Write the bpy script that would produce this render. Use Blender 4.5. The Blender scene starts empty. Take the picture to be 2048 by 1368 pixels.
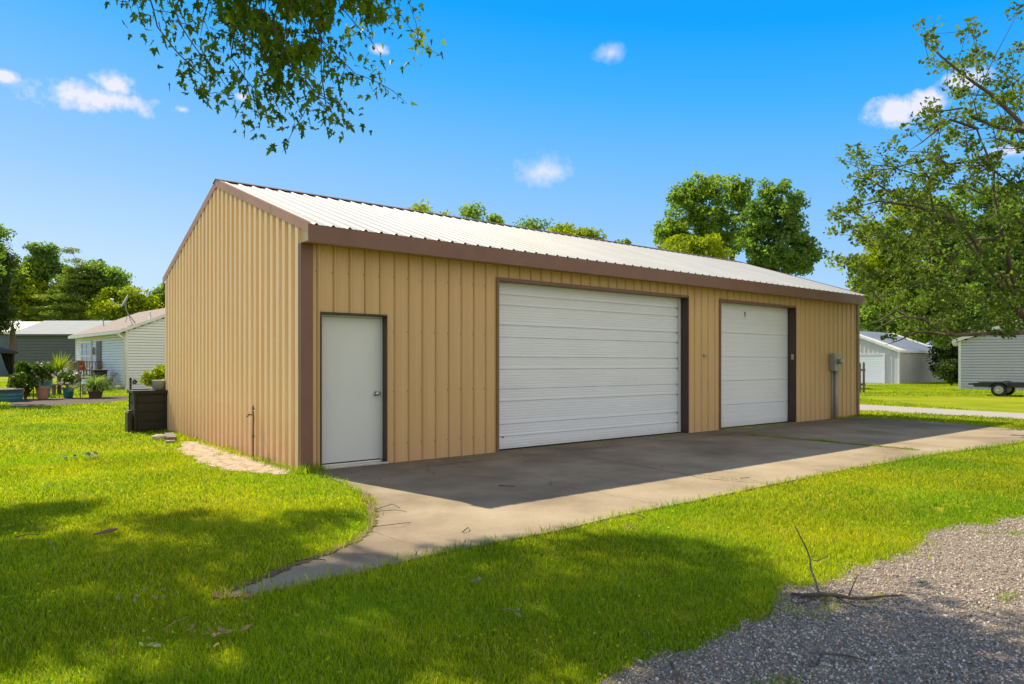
import bpy, math, random
import numpy as np
from mathutils import Vector
random.seed(7); rng = np.random.default_rng(11)
SC = bpy.context.scene
COL = SC.collection

# ---------------------------------------------------------------- camera, sky, sun, exposure
FPX, HY, CAMH = 1398.03, 726.55, 1.415
cam_d = bpy.data.cameras.new('camera'); cam = bpy.data.objects.new('camera', cam_d); COL.objects.link(cam)
cam.location = (0, 0, CAMH); cam.rotation_euler = (math.radians(90), 0, 0)
cam_d.sensor_width = 36; cam_d.lens = FPX / 2048 * 36
cam_d.shift_y = (HY - 684) / 2048
cam_d.clip_start = 0.1; cam_d.clip_end = 5000
SC.camera = cam

SH = Vector((0.738, -0.645, -1.0))                 # travel of sunlight per metre of fall
sun_dir = (-SH).normalized()
sun_el = math.asin(sun_dir.z); sun_az = math.atan2(sun_dir.x, sun_dir.y)
sd = bpy.data.lights.new('sun', 'SUN'); sun = bpy.data.objects.new('sun', sd); COL.objects.link(sun)
sd.energy = 5.0; sd.angle = math.radians(0.55); sd.color = (1.0, 0.86, 0.60)
sun.rotation_euler = sun_dir.to_track_quat('Z', 'Y').to_euler(); sun.location = (-20, 20, 30)

SC.view_settings.view_transform = 'Standard'; SC.view_settings.look = 'None'
SC.view_settings.gamma = 1; SC.view_settings.exposure = 0.6
SC.cycles.max_bounces = 8; SC.cycles.diffuse_bounces = 4; SC.cycles.transmission_bounces = 4
SC.cycles.transparent_max_bounces = 8; SC.cycles.caustics_reflective = False; SC.cycles.caustics_refractive = False

def nd(nt, typ, **kw):
    n = nt.nodes.new(typ)
    for k, v in kw.items(): setattr(n, k, v)
    return n
def ramp(n, stops, interp='LINEAR'):
    cr = n.color_ramp; cr.interpolation = interp
    while len(cr.elements) < len(stops): cr.elements.new(0.5)
    for e, (p, c) in zip(cr.elements, stops): e.position = p; e.color = (*c, 1) if len(c) == 3 else c
def math_n(nt, op, a, b=None, clamp=False):
    n = nd(nt, 'ShaderNodeMath', operation=op, use_clamp=clamp)
    for i, v in enumerate((a, b)):
        if v is None: continue
        if isinstance(v, (int, float)): n.inputs[i].default_value = v
        else: nt.links.new(v, n.inputs[i])
    return n.outputs[0]
def mixc(nt, f, a, b, blend='MIX'):
    n = nd(nt, 'ShaderNodeMix', data_type='RGBA', blend_type=blend)
    for i, v in ((0, f), (6, a), (7, b)):
        if isinstance(v, (int, float)): n.inputs[i].default_value = v
        elif isinstance(v, tuple): n.inputs[i].default_value = (*v, 1) if len(v) == 3 else v
        else: nt.links.new(v, n.inputs[i])
    return n.outputs[2]

world = bpy.data.worlds.new('World'); SC.world = world; world.use_nodes = True
wt = world.node_tree; wt.nodes.clear()
wo = nd(wt, 'ShaderNodeOutputWorld'); bg = nd(wt, 'ShaderNodeBackground'); bg.inputs[1].default_value = 0.1
sky = nd(wt, 'ShaderNodeTexSky', sky_type='NISHITA'); sky.sun_disc = False
sky.sun_elevation = sun_el; sky.sun_rotation = sun_az; sky.ozone_density = 2.0; sky.dust_density = 0.6
tc = nd(wt, 'ShaderNodeTexCoord'); nrm = nd(wt, 'ShaderNodeVectorMath', operation='NORMALIZE')
wt.links.new(tc.outputs['Generated'], nrm.inputs[0])
sx = nd(wt, 'ShaderNodeSeparateXYZ'); wt.links.new(nrm.outputs[0], sx.inputs[0])
# clear-sky colour by height above the horizon, a little deeper away from the sun
hgt = math_n(wt, 'ADD', sx.outputs[2], math_n(wt, 'MULTIPLY', sx.outputs[0], 0.10))
gr = nd(wt, 'ShaderNodeValToRGB'); wt.links.new(hgt, gr.inputs[0])
ramp(gr, [(0.0, (.62, .80, 1.0)), (.09, (.50, .72, 1.0)), (.20, (.29, .58, 1.0)), (.28, (.17, .51, 1.0)), (.37, (.05, .43, 1.0)), (.45, (.0, .36, 1.0)), (.72, (.02, .17, .44)), (1.0, (.03, .08, .18))])
sc10 = nd(wt, 'ShaderNodeVectorMath', operation='SCALE'); wt.links.new(gr.outputs[0], sc10.inputs[0]); sc10.inputs[3].default_value = 6.9
base = mixc(wt, 0.97, sky.outputs[0], sc10.outputs[0])
# added veil of bright cloud behind the viewer, out of view, filling the shaded walls
vl = nd(wt, 'ShaderNodeTexNoise'); vl.inputs['Scale'].default_value = 2.2; vl.inputs['Detail'].default_value = 6; wt.links.new(nrm.outputs[0], vl.inputs['Vector'])
vk = math_n(wt, 'SUBTRACT', math_n(wt, 'ADD', math_n(wt, 'MULTIPLY', sx.outputs[2], -.55), math_n(wt, 'MULTIPLY', sx.outputs[0], .95)), sx.outputs[1])
vk = math_n(wt, 'ADD', vk, math_n(wt, 'MULTIPLY', math_n(wt, 'SUBTRACT', vl.outputs[0], .5), 1.1))
vk = math_n(wt, 'MULTIPLY', math_n(wt, 'ADD', vk, .12), 2.2, True)
base = mixc(wt, vk, base, (6.9, 6.6, 6.2))
# small fair-weather clouds: soft noisy blobs around given directions of the sky
def pdir(px, py): return Vector(((px - 1024) / FPX, 1, (HY - py) / FPX))
nz = nd(wt, 'ShaderNodeTexNoise'); nz.inputs['Scale'].default_value = 9.0; nz.inputs['Detail'].default_value = 7; nz.inputs['Roughness'].default_value = 0.58
wt.links.new(nrm.outputs[0], nz.inputs['Vector'])
nzo = math_n(wt, 'MULTIPLY', math_n(wt, 'SUBTRACT', nz.outputs[0], 0.5), 1.9)
nz2 = nd(wt, 'ShaderNodeTexNoise'); nz2.inputs['Scale'].default_value = 46.0; nz2.inputs['Detail'].default_value = 6; nz2.inputs['Roughness'].default_value = 0.6
wt.links.new(nrm.outputs[0], nz2.inputs['Vector'])
nzf = math_n(wt, 'MULTIPLY', math_n(wt, 'SUBTRACT', nz2.outputs[0], 0.5), 1.7)
total = None
CL = [(200, 196, 120, 38, .75), (230, 172, 56, 34, .7), (10, 150, 26, 14, .7), (1220, 106, 36, 22, .30), (1082, 342, 70, 30, .36), (1815, 216, 78, 36, .7), (1862, 196, 34, 22, .6), (1925, 160, 50, 22, .6), (2030, 300, 90, 18, .5),
      (757, 98, 22, 11, .6), (366, 219, 16, 9, .55), (487, 195, 20, 10, .5), (-700, 120, 200, 60, 1), (2700, 60, 220, 50, 1), (-300, -420, 190, 60, 1)]
for px, py, rx, ry, amt in CL:
    d = pdir(px, py); ln = d.length; d.normalize()
    az = math.atan2(d.x, d.y)
    right = Vector((math.cos(az), -math.sin(az), 0)); up = right.cross(d)
    if up.z < 0: up = -up
    def dotn(v):
        n = nd(wt, 'ShaderNodeVectorMath', operation='DOT_PRODUCT'); wt.links.new(nrm.outputs[0], n.inputs[0]); n.inputs[1].default_value = v; return n.outputs['Value']
    u = math_n(wt, 'DIVIDE', dotn(right), rx / FPX / ln); v = math_n(wt, 'DIVIDE', dotn(up), ry / FPX / ln)
    r2 = math_n(wt, 'ADD', math_n(wt, 'MULTIPLY', u, u), math_n(wt, 'MULTIPLY', v, v))
    r = math_n(wt, 'SQRT', r2)
    front = math_n(wt, 'GREATER_THAN', dotn(d), 0)
    dens = math_n(wt, 'ADD', math_n(wt, 'SUBTRACT', 1.05, r), math_n(wt, 'ADD', nzo, nzf))
    dens = math_n(wt, 'MULTIPLY', math_n(wt, 'MULTIPLY', dens, 2.3 * amt, True), front)
    dens = math_n(wt, 'MULTIPLY', dens, math_n(wt, 'MULTIPLY', math_n(wt, 'SUBTRACT', 1.75, r), 2.0, True))
    total = dens if total is None else math_n(wt, 'MAXIMUM', total, dens)
total = math_n(wt, 'POWER', total, 1.3)
total = math_n(wt, 'MULTIPLY', total, 0.88, True)
colw = mixc(wt, total, base, (6.2, 6.0, 6.9))
wt.links.new(colw, bg.inputs[0]); wt.links.new(bg.outputs[0], wo.inputs[0])

# ---------------------------------------------------------------- helpers
def W(px, py, z=0.0):
    Y = (CAMH - z) * FPX / (py - HY); return Vector(((px - 1024) / FPX * Y, Y, z))
def P3(px, py, Y): return Vector(((px - 1024) / FPX * Y, Y, CAMH + (HY - py) / FPX * Y))
TH, BX, BY = 0.676158, -2.70319, 9.02247
CT, ST = math.cos(TH), math.sin(TH)
def Bw(x, y, z=0.0): return Vector((BX + x * CT - y * ST, BY + x * ST + y * CT, z))

def tag(o, label=None, cat=None, group=None, kind=None):
    if label: o['label'] = label
    if cat: o['category'] = cat
    if group: o['group'] = group
    if kind: o['kind'] = kind
    return o
def empty(name, loc, rz=0.0, label=None, cat=None, group=None):
    o = bpy.data.objects.new(name, None); COL.objects.link(o); o.location = loc; o.rotation_euler = (0, 0, rz); o.empty_display_size = 0.3
    return tag(o, label, cat, group)

class MB:
    def __init__(s): s.v = []; s.f = []; s.m = []
    def vert(s, p): s.v.append(tuple(p)); return len(s.v) - 1
    def face(s, idx, m=0): s.f.append(tuple(idx)); s.m.append(m)
    def poly(s, pts, m=0): s.face([s.vert(p) for p in pts], m)
    def box(s, a, b, m=0):
        x0, y0, z0 = (min(a[i], b[i]) for i in range(3)); x1, y1, z1 = (max(a[i], b[i]) for i in range(3))
        i = len(s.v)
        s.v += [(x0,y0,z0),(x1,y0,z0),(x1,y1,z0),(x0,y1,z0),(x0,y0,z1),(x1,y0,z1),(x1,y1,z1),(x0,y1,z1)]
        for q in ((0,3,2,1),(4,5,6,7),(0,1,5,4),(1,2,6,5),(2,3,7,6),(3,0,4,7)): s.face([i+k for k in q], m)
    def beam(s, p, q, w, h, m=0, up=(0,0,1)):
        p, q = Vector(p), Vector(q); d = (q-p).normalized(); upv = Vector(up)
        sd_ = d.cross(upv)
        if sd_.length < 1e-4: sd_ = d.cross(Vector((1,0,0)))
        sd_.normalize(); u = sd_.cross(d)
        i = len(s.v)
        for c in (p, q):
            for a, b in ((-1,-1),(1,-1),(1,1),(-1,1)): s.v.append(tuple(c + sd_*a*w/2 + u*b*h/2))
        for k in ((0,3,2,1),(4,5,6,7),(0,1,5,4),(1,2,6,5),(2,3,7,6),(3,0,4,7)): s.face([i+j for j in k], m)
    def prism(s, pts, ext, m=0):
        n = len(pts); i = len(s.v); e = Vector(ext)
        s.v += [tuple(Vector(p)) for p in pts] + [tuple(Vector(p)+e) for p in pts]
        s.face([i+k for k in range(n)][::-1], m); s.face([i+n+k for k in range(n)], m)
        for k in range(n): s.face((i+k, i+(k+1)%n, i+n+(k+1)%n, i+n+k), m)
    def tube(s, pts, rad, n=6, m=0, cap=True):
        pts = [Vector(p) for p in pts]
        if not hasattr(rad, '__len__'): rad = [rad]*len(pts)
        rings = []
        for k, p in enumerate(pts):
            d = (pts[min(k+1, len(pts)-1)] - pts[max(k-1, 0)]).normalized()
            a = d.orthogonal().normalized() if k == 0 else (pa - d*pa.dot(d)).normalized()
            pa = a; b = d.cross(a)
            rings.append([s.vert(p + (a*math.cos(t)+b*math.sin(t))*rad[k]) for t in [2*math.pi*j/n for j in range(n)]])
        for r0, r1 in zip(rings, rings[1:]):
            for j in range(n): s.face((r0[j], r0[(j+1)%n], r1[(j+1)%n], r1[j]), m)
        if cap: s.face(rings[0][::-1], m); s.face(rings[-1], m)
    def lathe(s, c, prof, n=20, m=0, axis='z', cap=True):
        c = Vector(c); rings = []
        for r, z in prof:
            rr = []
            for j in range(n):
                t = 2*math.pi*j/n; a, b = r*math.cos(t), r*math.sin(t)
                p = {'z': (a, b, z), 'y': (a, z, b), 'x': (z, a, b)}[axis]
                rr.append(s.vert(c + Vector(p)))
            rings.append(rr)
        for r0, r1 in zip(rings, rings[1:]):
            for j in range(n): s.face((r0[j], r0[(j+1)%n], r1[(j+1)%n], r1[j]), m)
        if cap: s.face(rings[0][::-1], m); s.face(rings[-1], m)
    def build(s, name, mats, parent=None, smooth=False, bevel=0, fixn=False):
        me = bpy.data.meshes.new(name); me.from_pydata(s.v, [], s.f)
        mats = mats if isinstance(mats, (list, tuple)) else [mats]
        for m in mats: me.materials.append(m)
        if len(mats) > 1: me.polygons.foreach_set('material_index', s.m)
        if smooth: me.polygons.foreach_set('use_smooth', [True]*len(me.polygons))
        me.update()
        o = bpy.data.objects.new(name, me); COL.objects.link(o)
        if parent: o.parent = parent
        if bevel:
            b = o.modifiers.new('bevel', 'BEVEL'); b.width = bevel; b.segments = 2; b.limit_method = 'ANGLE'; b.angle_limit = math.radians(40)
        return o

def np_mesh(name, V, F, mat, parent=None, tint=None, smooth=False):
    me = bpy.data.meshes.new(name); V = np.asarray(V, np.float32); F = np.asarray(F, np.int32); k = F.shape[1]
    me.vertices.add(len(V)); me.vertices.foreach_set('co', V.ravel())
    me.loops.add(F.size); me.loops.foreach_set('vertex_index', F.ravel())
    me.polygons.add(len(F)); me.polygons.foreach_set('loop_start', np.arange(0, F.size, k, dtype=np.int32))
    if smooth: me.polygons.foreach_set('use_smooth', np.ones(len(F), bool))
    me.update(calc_edges=True)
    me.materials.append(mat)
    if tint is not None:
        a = me.attributes.new('tint', 'FLOAT', 'FACE'); a.data.foreach_set('value', np.asarray(tint, np.float32))
    o = bpy.data.objects.new(name, me); COL.objects.link(o)
    if parent: o.parent = parent
    return o

def inpoly(P, poly):
    x, y = P[:, 0], P[:, 1]; res = np.zeros(len(P), bool); n = len(poly)
    for i in range(n):
        x0, y0 = poly[i]; x1, y1 = poly[(i+1) % n]
        c = ((y0 > y) != (y1 > y)) & (x < (x1-x0)*(y-y0)/((y1-y0) if y1 != y0 else 1e-9) + x0)
        res ^= c
    return res
def vnoise(P, scale, seed=0):
    g = np.random.default_rng(seed).random((64, 64)); q = P/scale; i = np.floor(q).astype(int); f = q-i; f = f*f*(3-2*f)
    a = g[i[:,0]%64, i[:,1]%64]; b = g[(i[:,0]+1)%64, i[:,1]%64]; c = g[i[:,0]%64, (i[:,1]+1)%64]; d = g[(i[:,0]+1)%64, (i[:,1]+1)%64]
    return (a*(1-f[:,0])+b*f[:,0])*(1-f[:,1]) + (c*(1-f[:,0])+d*f[:,0])*f[:,1]

# ---------------------------------------------------------------- materials
def mat(name, col, rough=0.7, col2=None, nscale=3.0, detail=5, bump=0.0, bscale=None, metal=0.0, stretch=(1,1,1), contrast=(.35,.65), spec=None, dirt=None, coords='Object', bdist=.02):
    m = bpy.data.materials.new(name); m.use_nodes = True; nt = m.node_tree; b = nt.nodes['Principled BSDF']
    b.inputs['Roughness'].default_value = rough; b.inputs['Metallic'].default_value = metal
    if spec is not None: b.inputs['Specular IOR Level'].default_value = spec
    tcn = nd(nt, 'ShaderNodeTexCoord'); mp = nd(nt, 'ShaderNodeMapping'); mp.inputs['Scale'].default_value = stretch
    nt.links.new(tcn.outputs[coords], mp.inputs[0])
    c2 = col2 or tuple(x*0.82 for x in col)
    n = nd(nt, 'ShaderNodeTexNoise'); n.inputs['Scale'].default_value = nscale; n.inputs['Detail'].default_value = detail; n.inputs['Roughness'].default_value = .62
    nt.links.new(mp.outputs[0], n.inputs['Vector'])
    r = nd(nt, 'ShaderNodeValToRGB'); nt.links.new(n.outputs[0], r.inputs[0]); ramp(r, [(contrast[0], col), (contrast[1], c2)])
    out = r.outputs[0]
    if dirt:                                       # splash dirt near the ground: (colour, height, strength)
        sp = nd(nt, 'ShaderNodeSeparateXYZ'); nt.links.new(tcn.outputs['Object'], sp.inputs[0])
        dn = nd(nt, 'ShaderNodeTexNoise'); dn.inputs['Scale'].default_value = 5; dn.inputs['Detail'].default_value = 6; nt.links.new(tcn.outputs['Object'], dn.inputs['Vector'])
        k = math_n(nt, 'ADD', math_n(nt, 'DIVIDE', sp.outputs[2], -dirt[1]), 1.0)
        k = math_n(nt, 'ADD', k, math_n(nt, 'MULTIPLY', math_n(nt, 'SUBTRACT', dn.outputs[0], .5), .9))
        k = math_n(nt, 'MULTIPLY', k, dirt[2], True)
        out = mixc(nt, k, out, dirt[0])
    nt.links.new(out, b.inputs['Base Color'])
    if bump:
        bn = nd(nt, 'ShaderNodeTexNoise'); bn.inputs['Scale'].default_value = bscale or nscale*6; bn.inputs['Detail'].default_value = 6
        nt.links.new(mp.outputs[0], bn.inputs['Vector'])
        bp = nd(nt, 'ShaderNodeBump'); bp.inputs['Strength'].default_value = bump; bp.inputs['Distance'].default_value = bdist
        nt.links.new(bn.outputs[0], bp.inputs['Height']); nt.links.new(bp.outputs[0], b.inputs['Normal'])
    return m
def leafmat(name, dark, light, transl=0.45, tcol=None, rough=0.5, nscale=.25):
    m = bpy.data.materials.new(name); m.use_nodes = True; nt = m.node_tree; b = nt.nodes['Principled BSDF']; out = nt.nodes['Material Output']
    at = nd(nt, 'ShaderNodeAttribute', attribute_name='tint')
    r = nd(nt, 'ShaderNodeValToRGB'); nt.links.new(at.outputs['Fac'], r.inputs[0]); ramp(r, [(0, dark), (1, light)])
    nt.links.new(r.outputs[0], b.inputs['Base Color']); b.inputs['Roughness'].default_value = rough
    b.inputs['Specular IOR Level'].default_value = .12
    tr = nd(nt, 'ShaderNodeBsdfTranslucent')
    tcx = mixc(nt, 1.0, r.outputs[0], tcol or (1.5, 1.5, .5), 'MULTIPLY'); nt.links.new(tcx, tr.inputs[0])
    mx = nd(nt, 'ShaderNodeMixShader'); mx.inputs[0].default_value = transl
    nt.links.new(b.outputs[0], mx.inputs[1]); nt.links.new(tr.outputs[0], mx.inputs[2]); nt.links.new(mx.outputs[0], out.inputs[0])
    return m

M = {}
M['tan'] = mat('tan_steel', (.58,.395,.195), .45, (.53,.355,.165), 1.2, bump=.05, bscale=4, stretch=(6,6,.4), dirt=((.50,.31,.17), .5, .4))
M['tan_lit'] = mat('sunlit_tan_steel', (.87,.61,.375), .45, (.80,.54,.31), 1.2, bump=.05, bscale=4, stretch=(6,6,.4), dirt=((.60,.33,.17), .8, .6))  # same steel as the front wall, sun on the gable put into the colour
M['brown'] = mat('brown_trim', (.195,.096,.073), .45, (.165,.080,.060), 2.5, bump=.03, bscale=6)
M['brown_lit'] = mat('sunlit_brown_trim', (.46,.235,.17), .5, (.40,.20,.145), 2.5, bump=.03, bscale=6)  # same brown trim paint, lightened to hold the sunlight on the gable rakes
M['brown_dark'] = mat('brown_jamb', (.055,.034,.028), .5, (.042,.026,.021), 2.5)
M['roof'] = mat('white_roof_steel', (.50,.52,.55), .6, (.41,.42,.44), 1.3, stretch=(1,.25,1), bump=.03, contrast=(.3,.72))
M['soffit'] = mat('soffit_tan', (.48,.38,.24), .6)
M['door_white'] = mat('white_door_paint', (.60,.645,.68), .4, (.55,.60,.63), 1.2, contrast=(.3,.8), bump=.02, bscale=3)
M['gdoor'] = mat('white_garage_door', (.71,.76,.85), .38, (.65,.70,.78), .9, contrast=(.3,.8), stretch=(1,1,2), dirt=((.52,.53,.50), .16, .6))
M['weather'] = mat('weathered_grey_wood', (.23,.19,.155), .85, (.12,.10,.085), 6, stretch=(1,1,.15), bump=.3)
M['alum'] = mat('aluminium', (.62,.62,.60), .35, metal=.85, nscale=10)
M['dark_rubber'] = mat('black_rubber', (.018,.018,.018), .75, bump=.1)
M['black'] = mat('black_metal', (.022,.022,.024), .45)
M['chrome'] = mat('brushed_chrome', (.55,.54,.52), .25, metal=1.0, nscale=12)
M['steelrust'] = mat('rusty_steel', (.17,.13,.095), .6, (.10,.065,.045), 14, bump=.2)
M['grey_box'] = mat('grey_enamel', (.30,.31,.285), .45, (.25,.26,.24), 6, contrast=(.3,.7))
M['pvc'] = mat('grey_conduit', (.42,.42,.39), .45, (.34,.34,.31), 5, stretch=(1,1,.3))
M['glass'] = mat('window_glass', (.06,.075,.075), .06, spec=.8, nscale=.5)
M['meterglass'] = mat('meter_glass', (.34,.36,.25), .15, nscale=8, spec=.7)
M['vinyl_white'] = mat('white_vinyl_siding', (.76,.78,.83), .5, (.72,.74,.79), 1.0)
M['vinyl_grey'] = mat('light_grey_vinyl_siding', (.51,.51,.545), .5, (.47,.47,.505), 1.0)
M['white_trim'] = mat('white_trim', (.78,.80,.84), .45)
M['shingle_pink'] = mat('rosy_shingles', (.28,.225,.22), .9, (.20,.16,.155), 9, detail=8, bump=.4, bscale=30)
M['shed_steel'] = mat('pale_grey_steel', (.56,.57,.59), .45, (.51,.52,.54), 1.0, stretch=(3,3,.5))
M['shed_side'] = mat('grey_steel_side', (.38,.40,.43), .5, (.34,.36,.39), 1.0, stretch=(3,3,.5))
M['barn_grey'] = mat('dark_grey_siding', (.082,.098,.105), .6, (.07,.086,.092), 1.0)
M['barn_blue'] = mat('slate_blue_steel', (.075,.12,.16), .55, (.06,.10,.135), 1.0)
M['roof_grey'] = mat('pale_grey_roof', (.31,.34,.39), .9, (.28,.31,.35), .6)
M['roof_white'] = mat('white_metal_roof', (.80,.82,.86), .7, (.66,.67,.70), .7)
M['resin'] = mat('dark_brown_resin', (.014,.014,.011), .6, (.010,.010,.008), 3, bump=.1, bscale=25)
M['deck'] = mat('deck_timber', (.20,.15,.125), .8, (.13,.095,.08), 6, stretch=(1,1,.3), bump=.2)
M['terracotta'] = mat('terracotta', (.42,.17,.09), .8, (.34,.13,.07), 8)
M['terracotta_pink'] = mat('faded_terracotta', (.42,.23,.17), .8, (.35,.18,.13), 8)
M['teal'] = mat('teal_glaze', (.02,.17,.22), .35, (.015,.13,.17), 6)
M['teal_metal'] = mat('teal_galvanised', (.03,.15,.19), .4, nscale=5)
M['bark'] = mat('tree_bark', (.115,.088,.065), .9, (.06,.045,.034), 5, detail=8, stretch=(1,1,.35), bump=.8, bscale=16, bdist=.04)
M['bark_light'] = mat('grey_bark', (.13,.105,.08), .9, (.07,.055,.042), 6, detail=8, stretch=(1,1,.35), bump=.7, bscale=16, bdist=.03)
M['deadwood'] = mat('dead_branch_bark', (.13,.105,.085), .9, (.06,.05,.042), 22, detail=8, bump=.5, bscale=60, bdist=.005)
M['barkpiece'] = mat('split_reddish_bark', (.20,.11,.07), .85, (.10,.055,.038), 18, bump=.4, bdist=.005)
M['dryleaf'] = mat('dry_leaf', (.36,.24,.12), .8, (.20,.13,.07), 20, bump=.2)
M['paleleaf'] = mat('pale_wilted_leaf', (.24,.27,.12), .8, (.15,.18,.07), 20, bump=.2)
M['canvas_dark'] = mat('dark_canvas', (.035,.035,.04), .85, nscale=6)
M['canvas_brown'] = mat('brown_canvas', (.15,.11,.09), .9, nscale=6)
M['plate'] = mat('beige_plastic', (.40,.36,.28), .5)
M['orange'] = mat('orange_red_fabric', (.55,.12,.05), .8)
M['purple'] = mat('violet_fabric', (.20,.17,.38), .8)
M['stone'] = mat('pale_rubble', (.50,.44,.36), .9, (.34,.29,.24), 9, bump=.5)
M['flower'] = mat('white_petals', (.80,.78,.74), .6)

# ground cover materials
def ground_mat():
    m = bpy.data.materials.new('lawn_soil'); m.use_nodes = True; nt = m.node_tree; b = nt.nodes['Principled BSDF']; b.inputs['Roughness'].default_value = .95; b.inputs['Specular IOR Level'].default_value = .1
    g = nd(nt, 'ShaderNodeTexCoord')
    n1 = nd(nt, 'ShaderNodeTexNoise'); n1.inputs['Scale'].default_value = .35; n1.inputs['Detail'].default_value = 5; nt.links.new(g.outputs['Object'], n1.inputs['Vector'])
    n2 = nd(nt, 'ShaderNodeTexNoise'); n2.inputs['Scale'].default_value = 26; n2.inputs['Detail'].default_value = 8; n2.inputs['Roughness'].default_value = .75; nt.links.new(g.outputs['Object'], n2.inputs['Vector'])
    r1 = nd(nt, 'ShaderNodeValToRGB'); nt.links.new(n1.outputs[0], r1.inputs[0]); ramp(r1, [(.35, (.17,.26,.006)), (.52, (.28,.34,.008)), (.72, (.38,.37,.02))])
    r2 = nd(nt, 'ShaderNodeValToRGB'); nt.links.new(n2.outputs[0], r2.inputs[0]); ramp(r2, [(.34, (.42,.44,.4)), (.60, (1.2,1.15,1.1))])
    c = mixc(nt, 1.0, r1.outputs[0], r2.outputs[0], 'MULTIPLY'); nt.links.new(c, b.inputs['Base Color'])
    bp = nd(nt, 'ShaderNodeBump'); bp.inputs['Strength'].default_value = .7; bp.inputs['Distance'].default_value = .03; nt.links.new(n2.outputs[0], bp.inputs['Height']); nt.links.new(bp.outputs[0], b.inputs['Normal'])
    return m
M['lawn'] = ground_mat()
def concrete_mat():
    m = bpy.data.materials.new('old_concrete'); m.use_nodes = True; nt = m.node_tree; b = nt.nodes['Principled BSDF']; b.inputs['Roughness'].default_value = .85; b.inputs['Specular IOR Level'].default_value = .25
    g = nd(nt, 'ShaderNodeTexCoord')
    def noise(s, d=6, r=.6):
        n = nd(nt, 'ShaderNodeTexNoise'); n.inputs['Scale'].default_value = s; n.inputs['Detail'].default_value = d; n.inputs['Roughness'].default_value = r; nt.links.new(g.outputs['Object'], n.inputs['Vector']); return n.outputs[0]
    r1 = nd(nt, 'ShaderNodeValToRGB'); nt.links.new(noise(.55, 6, .6), r1.inputs[0]); ramp(r1, [(.36, (.24,.19,.14)), (.5, (.35,.288,.215)), (.64, (.43,.362,.275))])
    r2 = nd(nt, 'ShaderNodeValToRGB'); nt.links.new(noise(60, 4, .7), r2.inputs[0]); ramp(r2, [(.30, (.80,.79,.77)), (.65, (1.06,1.06,1.06))])
    c = mixc(nt, 1.0, r1.outputs[0], r2.outputs[0], 'MULTIPLY')
    # mossy stain band along the building, deepened to paint in its shade too
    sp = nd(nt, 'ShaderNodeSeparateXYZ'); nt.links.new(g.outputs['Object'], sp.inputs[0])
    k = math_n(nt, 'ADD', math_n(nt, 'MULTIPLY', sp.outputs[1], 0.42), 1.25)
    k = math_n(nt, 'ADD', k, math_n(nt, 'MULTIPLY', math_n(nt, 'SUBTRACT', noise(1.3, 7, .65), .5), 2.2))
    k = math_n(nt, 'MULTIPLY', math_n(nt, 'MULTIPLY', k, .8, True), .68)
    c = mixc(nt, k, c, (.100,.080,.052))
    ns = nd(nt, 'ShaderNodeValToRGB'); nt.links.new(noise(3.1, 8, .7), ns.inputs[0]); ramp(ns, [(.60, (0,0,0)), (.74, (1,1,1))])
    c = mixc(nt, math_n(nt, 'MULTIPLY', ns.outputs[0], .35), c, (.15,.115,.08))
    # cracks
    wv = nd(nt, 'ShaderNodeTexNoise'); wv.inputs['Scale'].default_value = 1.4; wv.inputs['Detail'].default_value = 5; nt.links.new(g.outputs['Object'], wv.inputs['Vector'])
    vm = nd(nt, 'ShaderNodeVectorMath', operation='SCALE'); nt.links.new(wv.outputs['Color'], vm.inputs[0]); vm.inputs[3].default_value = .55
    va = nd(nt, 'ShaderNodeVectorMath', operation='ADD'); nt.links.new(g.outputs['Object'], va.inputs[0]); nt.links.new(vm.outputs[0], va.inputs[1])
    vo = nd(nt, 'ShaderNodeTexVoronoi', feature='DISTANCE_TO_EDGE'); vo.inputs['Scale'].default_value = .30; nt.links.new(va.outputs[0], vo.inputs['Vector'])
    ck = math_n(nt, 'LESS_THAN', vo.outputs['Distance'], .0016)
    c = mixc(nt, math_n(nt, 'MULTIPLY', ck, .45), c, (.05,.045,.035))
    nt.links.new(c, b.inputs['Base Color'])
    h = math_n(nt, 'SUBTRACT', noise(90, 5, .7), math_n(nt, 'MULTIPLY', ck, 2.0))
    bp = nd(nt, 'ShaderNodeBump'); bp.inputs['Strength'].default_value = .35; bp.inputs['Distance'].default_value = .006; nt.links.new(h, bp.inputs['Height']); nt.links.new(bp.outputs[0], b.inputs['Normal'])
    return m
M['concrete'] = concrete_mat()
M['gravelbed'] = mat('gravel_fines', (.31,.255,.205), .95, (.16,.125,.095), 22, detail=9, bump=.9, bscale=70, bdist=.012, contrast=(.36,.62))
M['farroad'] = mat('pale_gravel_road', (.42,.395,.385), .95, (.33,.31,.30), 12, detail=8, bump=.5, bscale=50)
M['dirt'] = mat('bare_pinkish_dirt', (.50,.41,.33), .95, (.26,.18,.115), 9, detail=11, bump=.9, bscale=30, contrast=(.44,.64))
M['edge_soil'] = mat('brown_edge_soil', (.24,.155,.095), .95, (.12,.075,.045), 20, detail=9, bump=.9, bscale=50)
M['mulch'] = mat('dark_mulch', (.115,.085,.075), .95, (.055,.04,.036), 14, detail=9, bump=.9, bscale=40)

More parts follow.
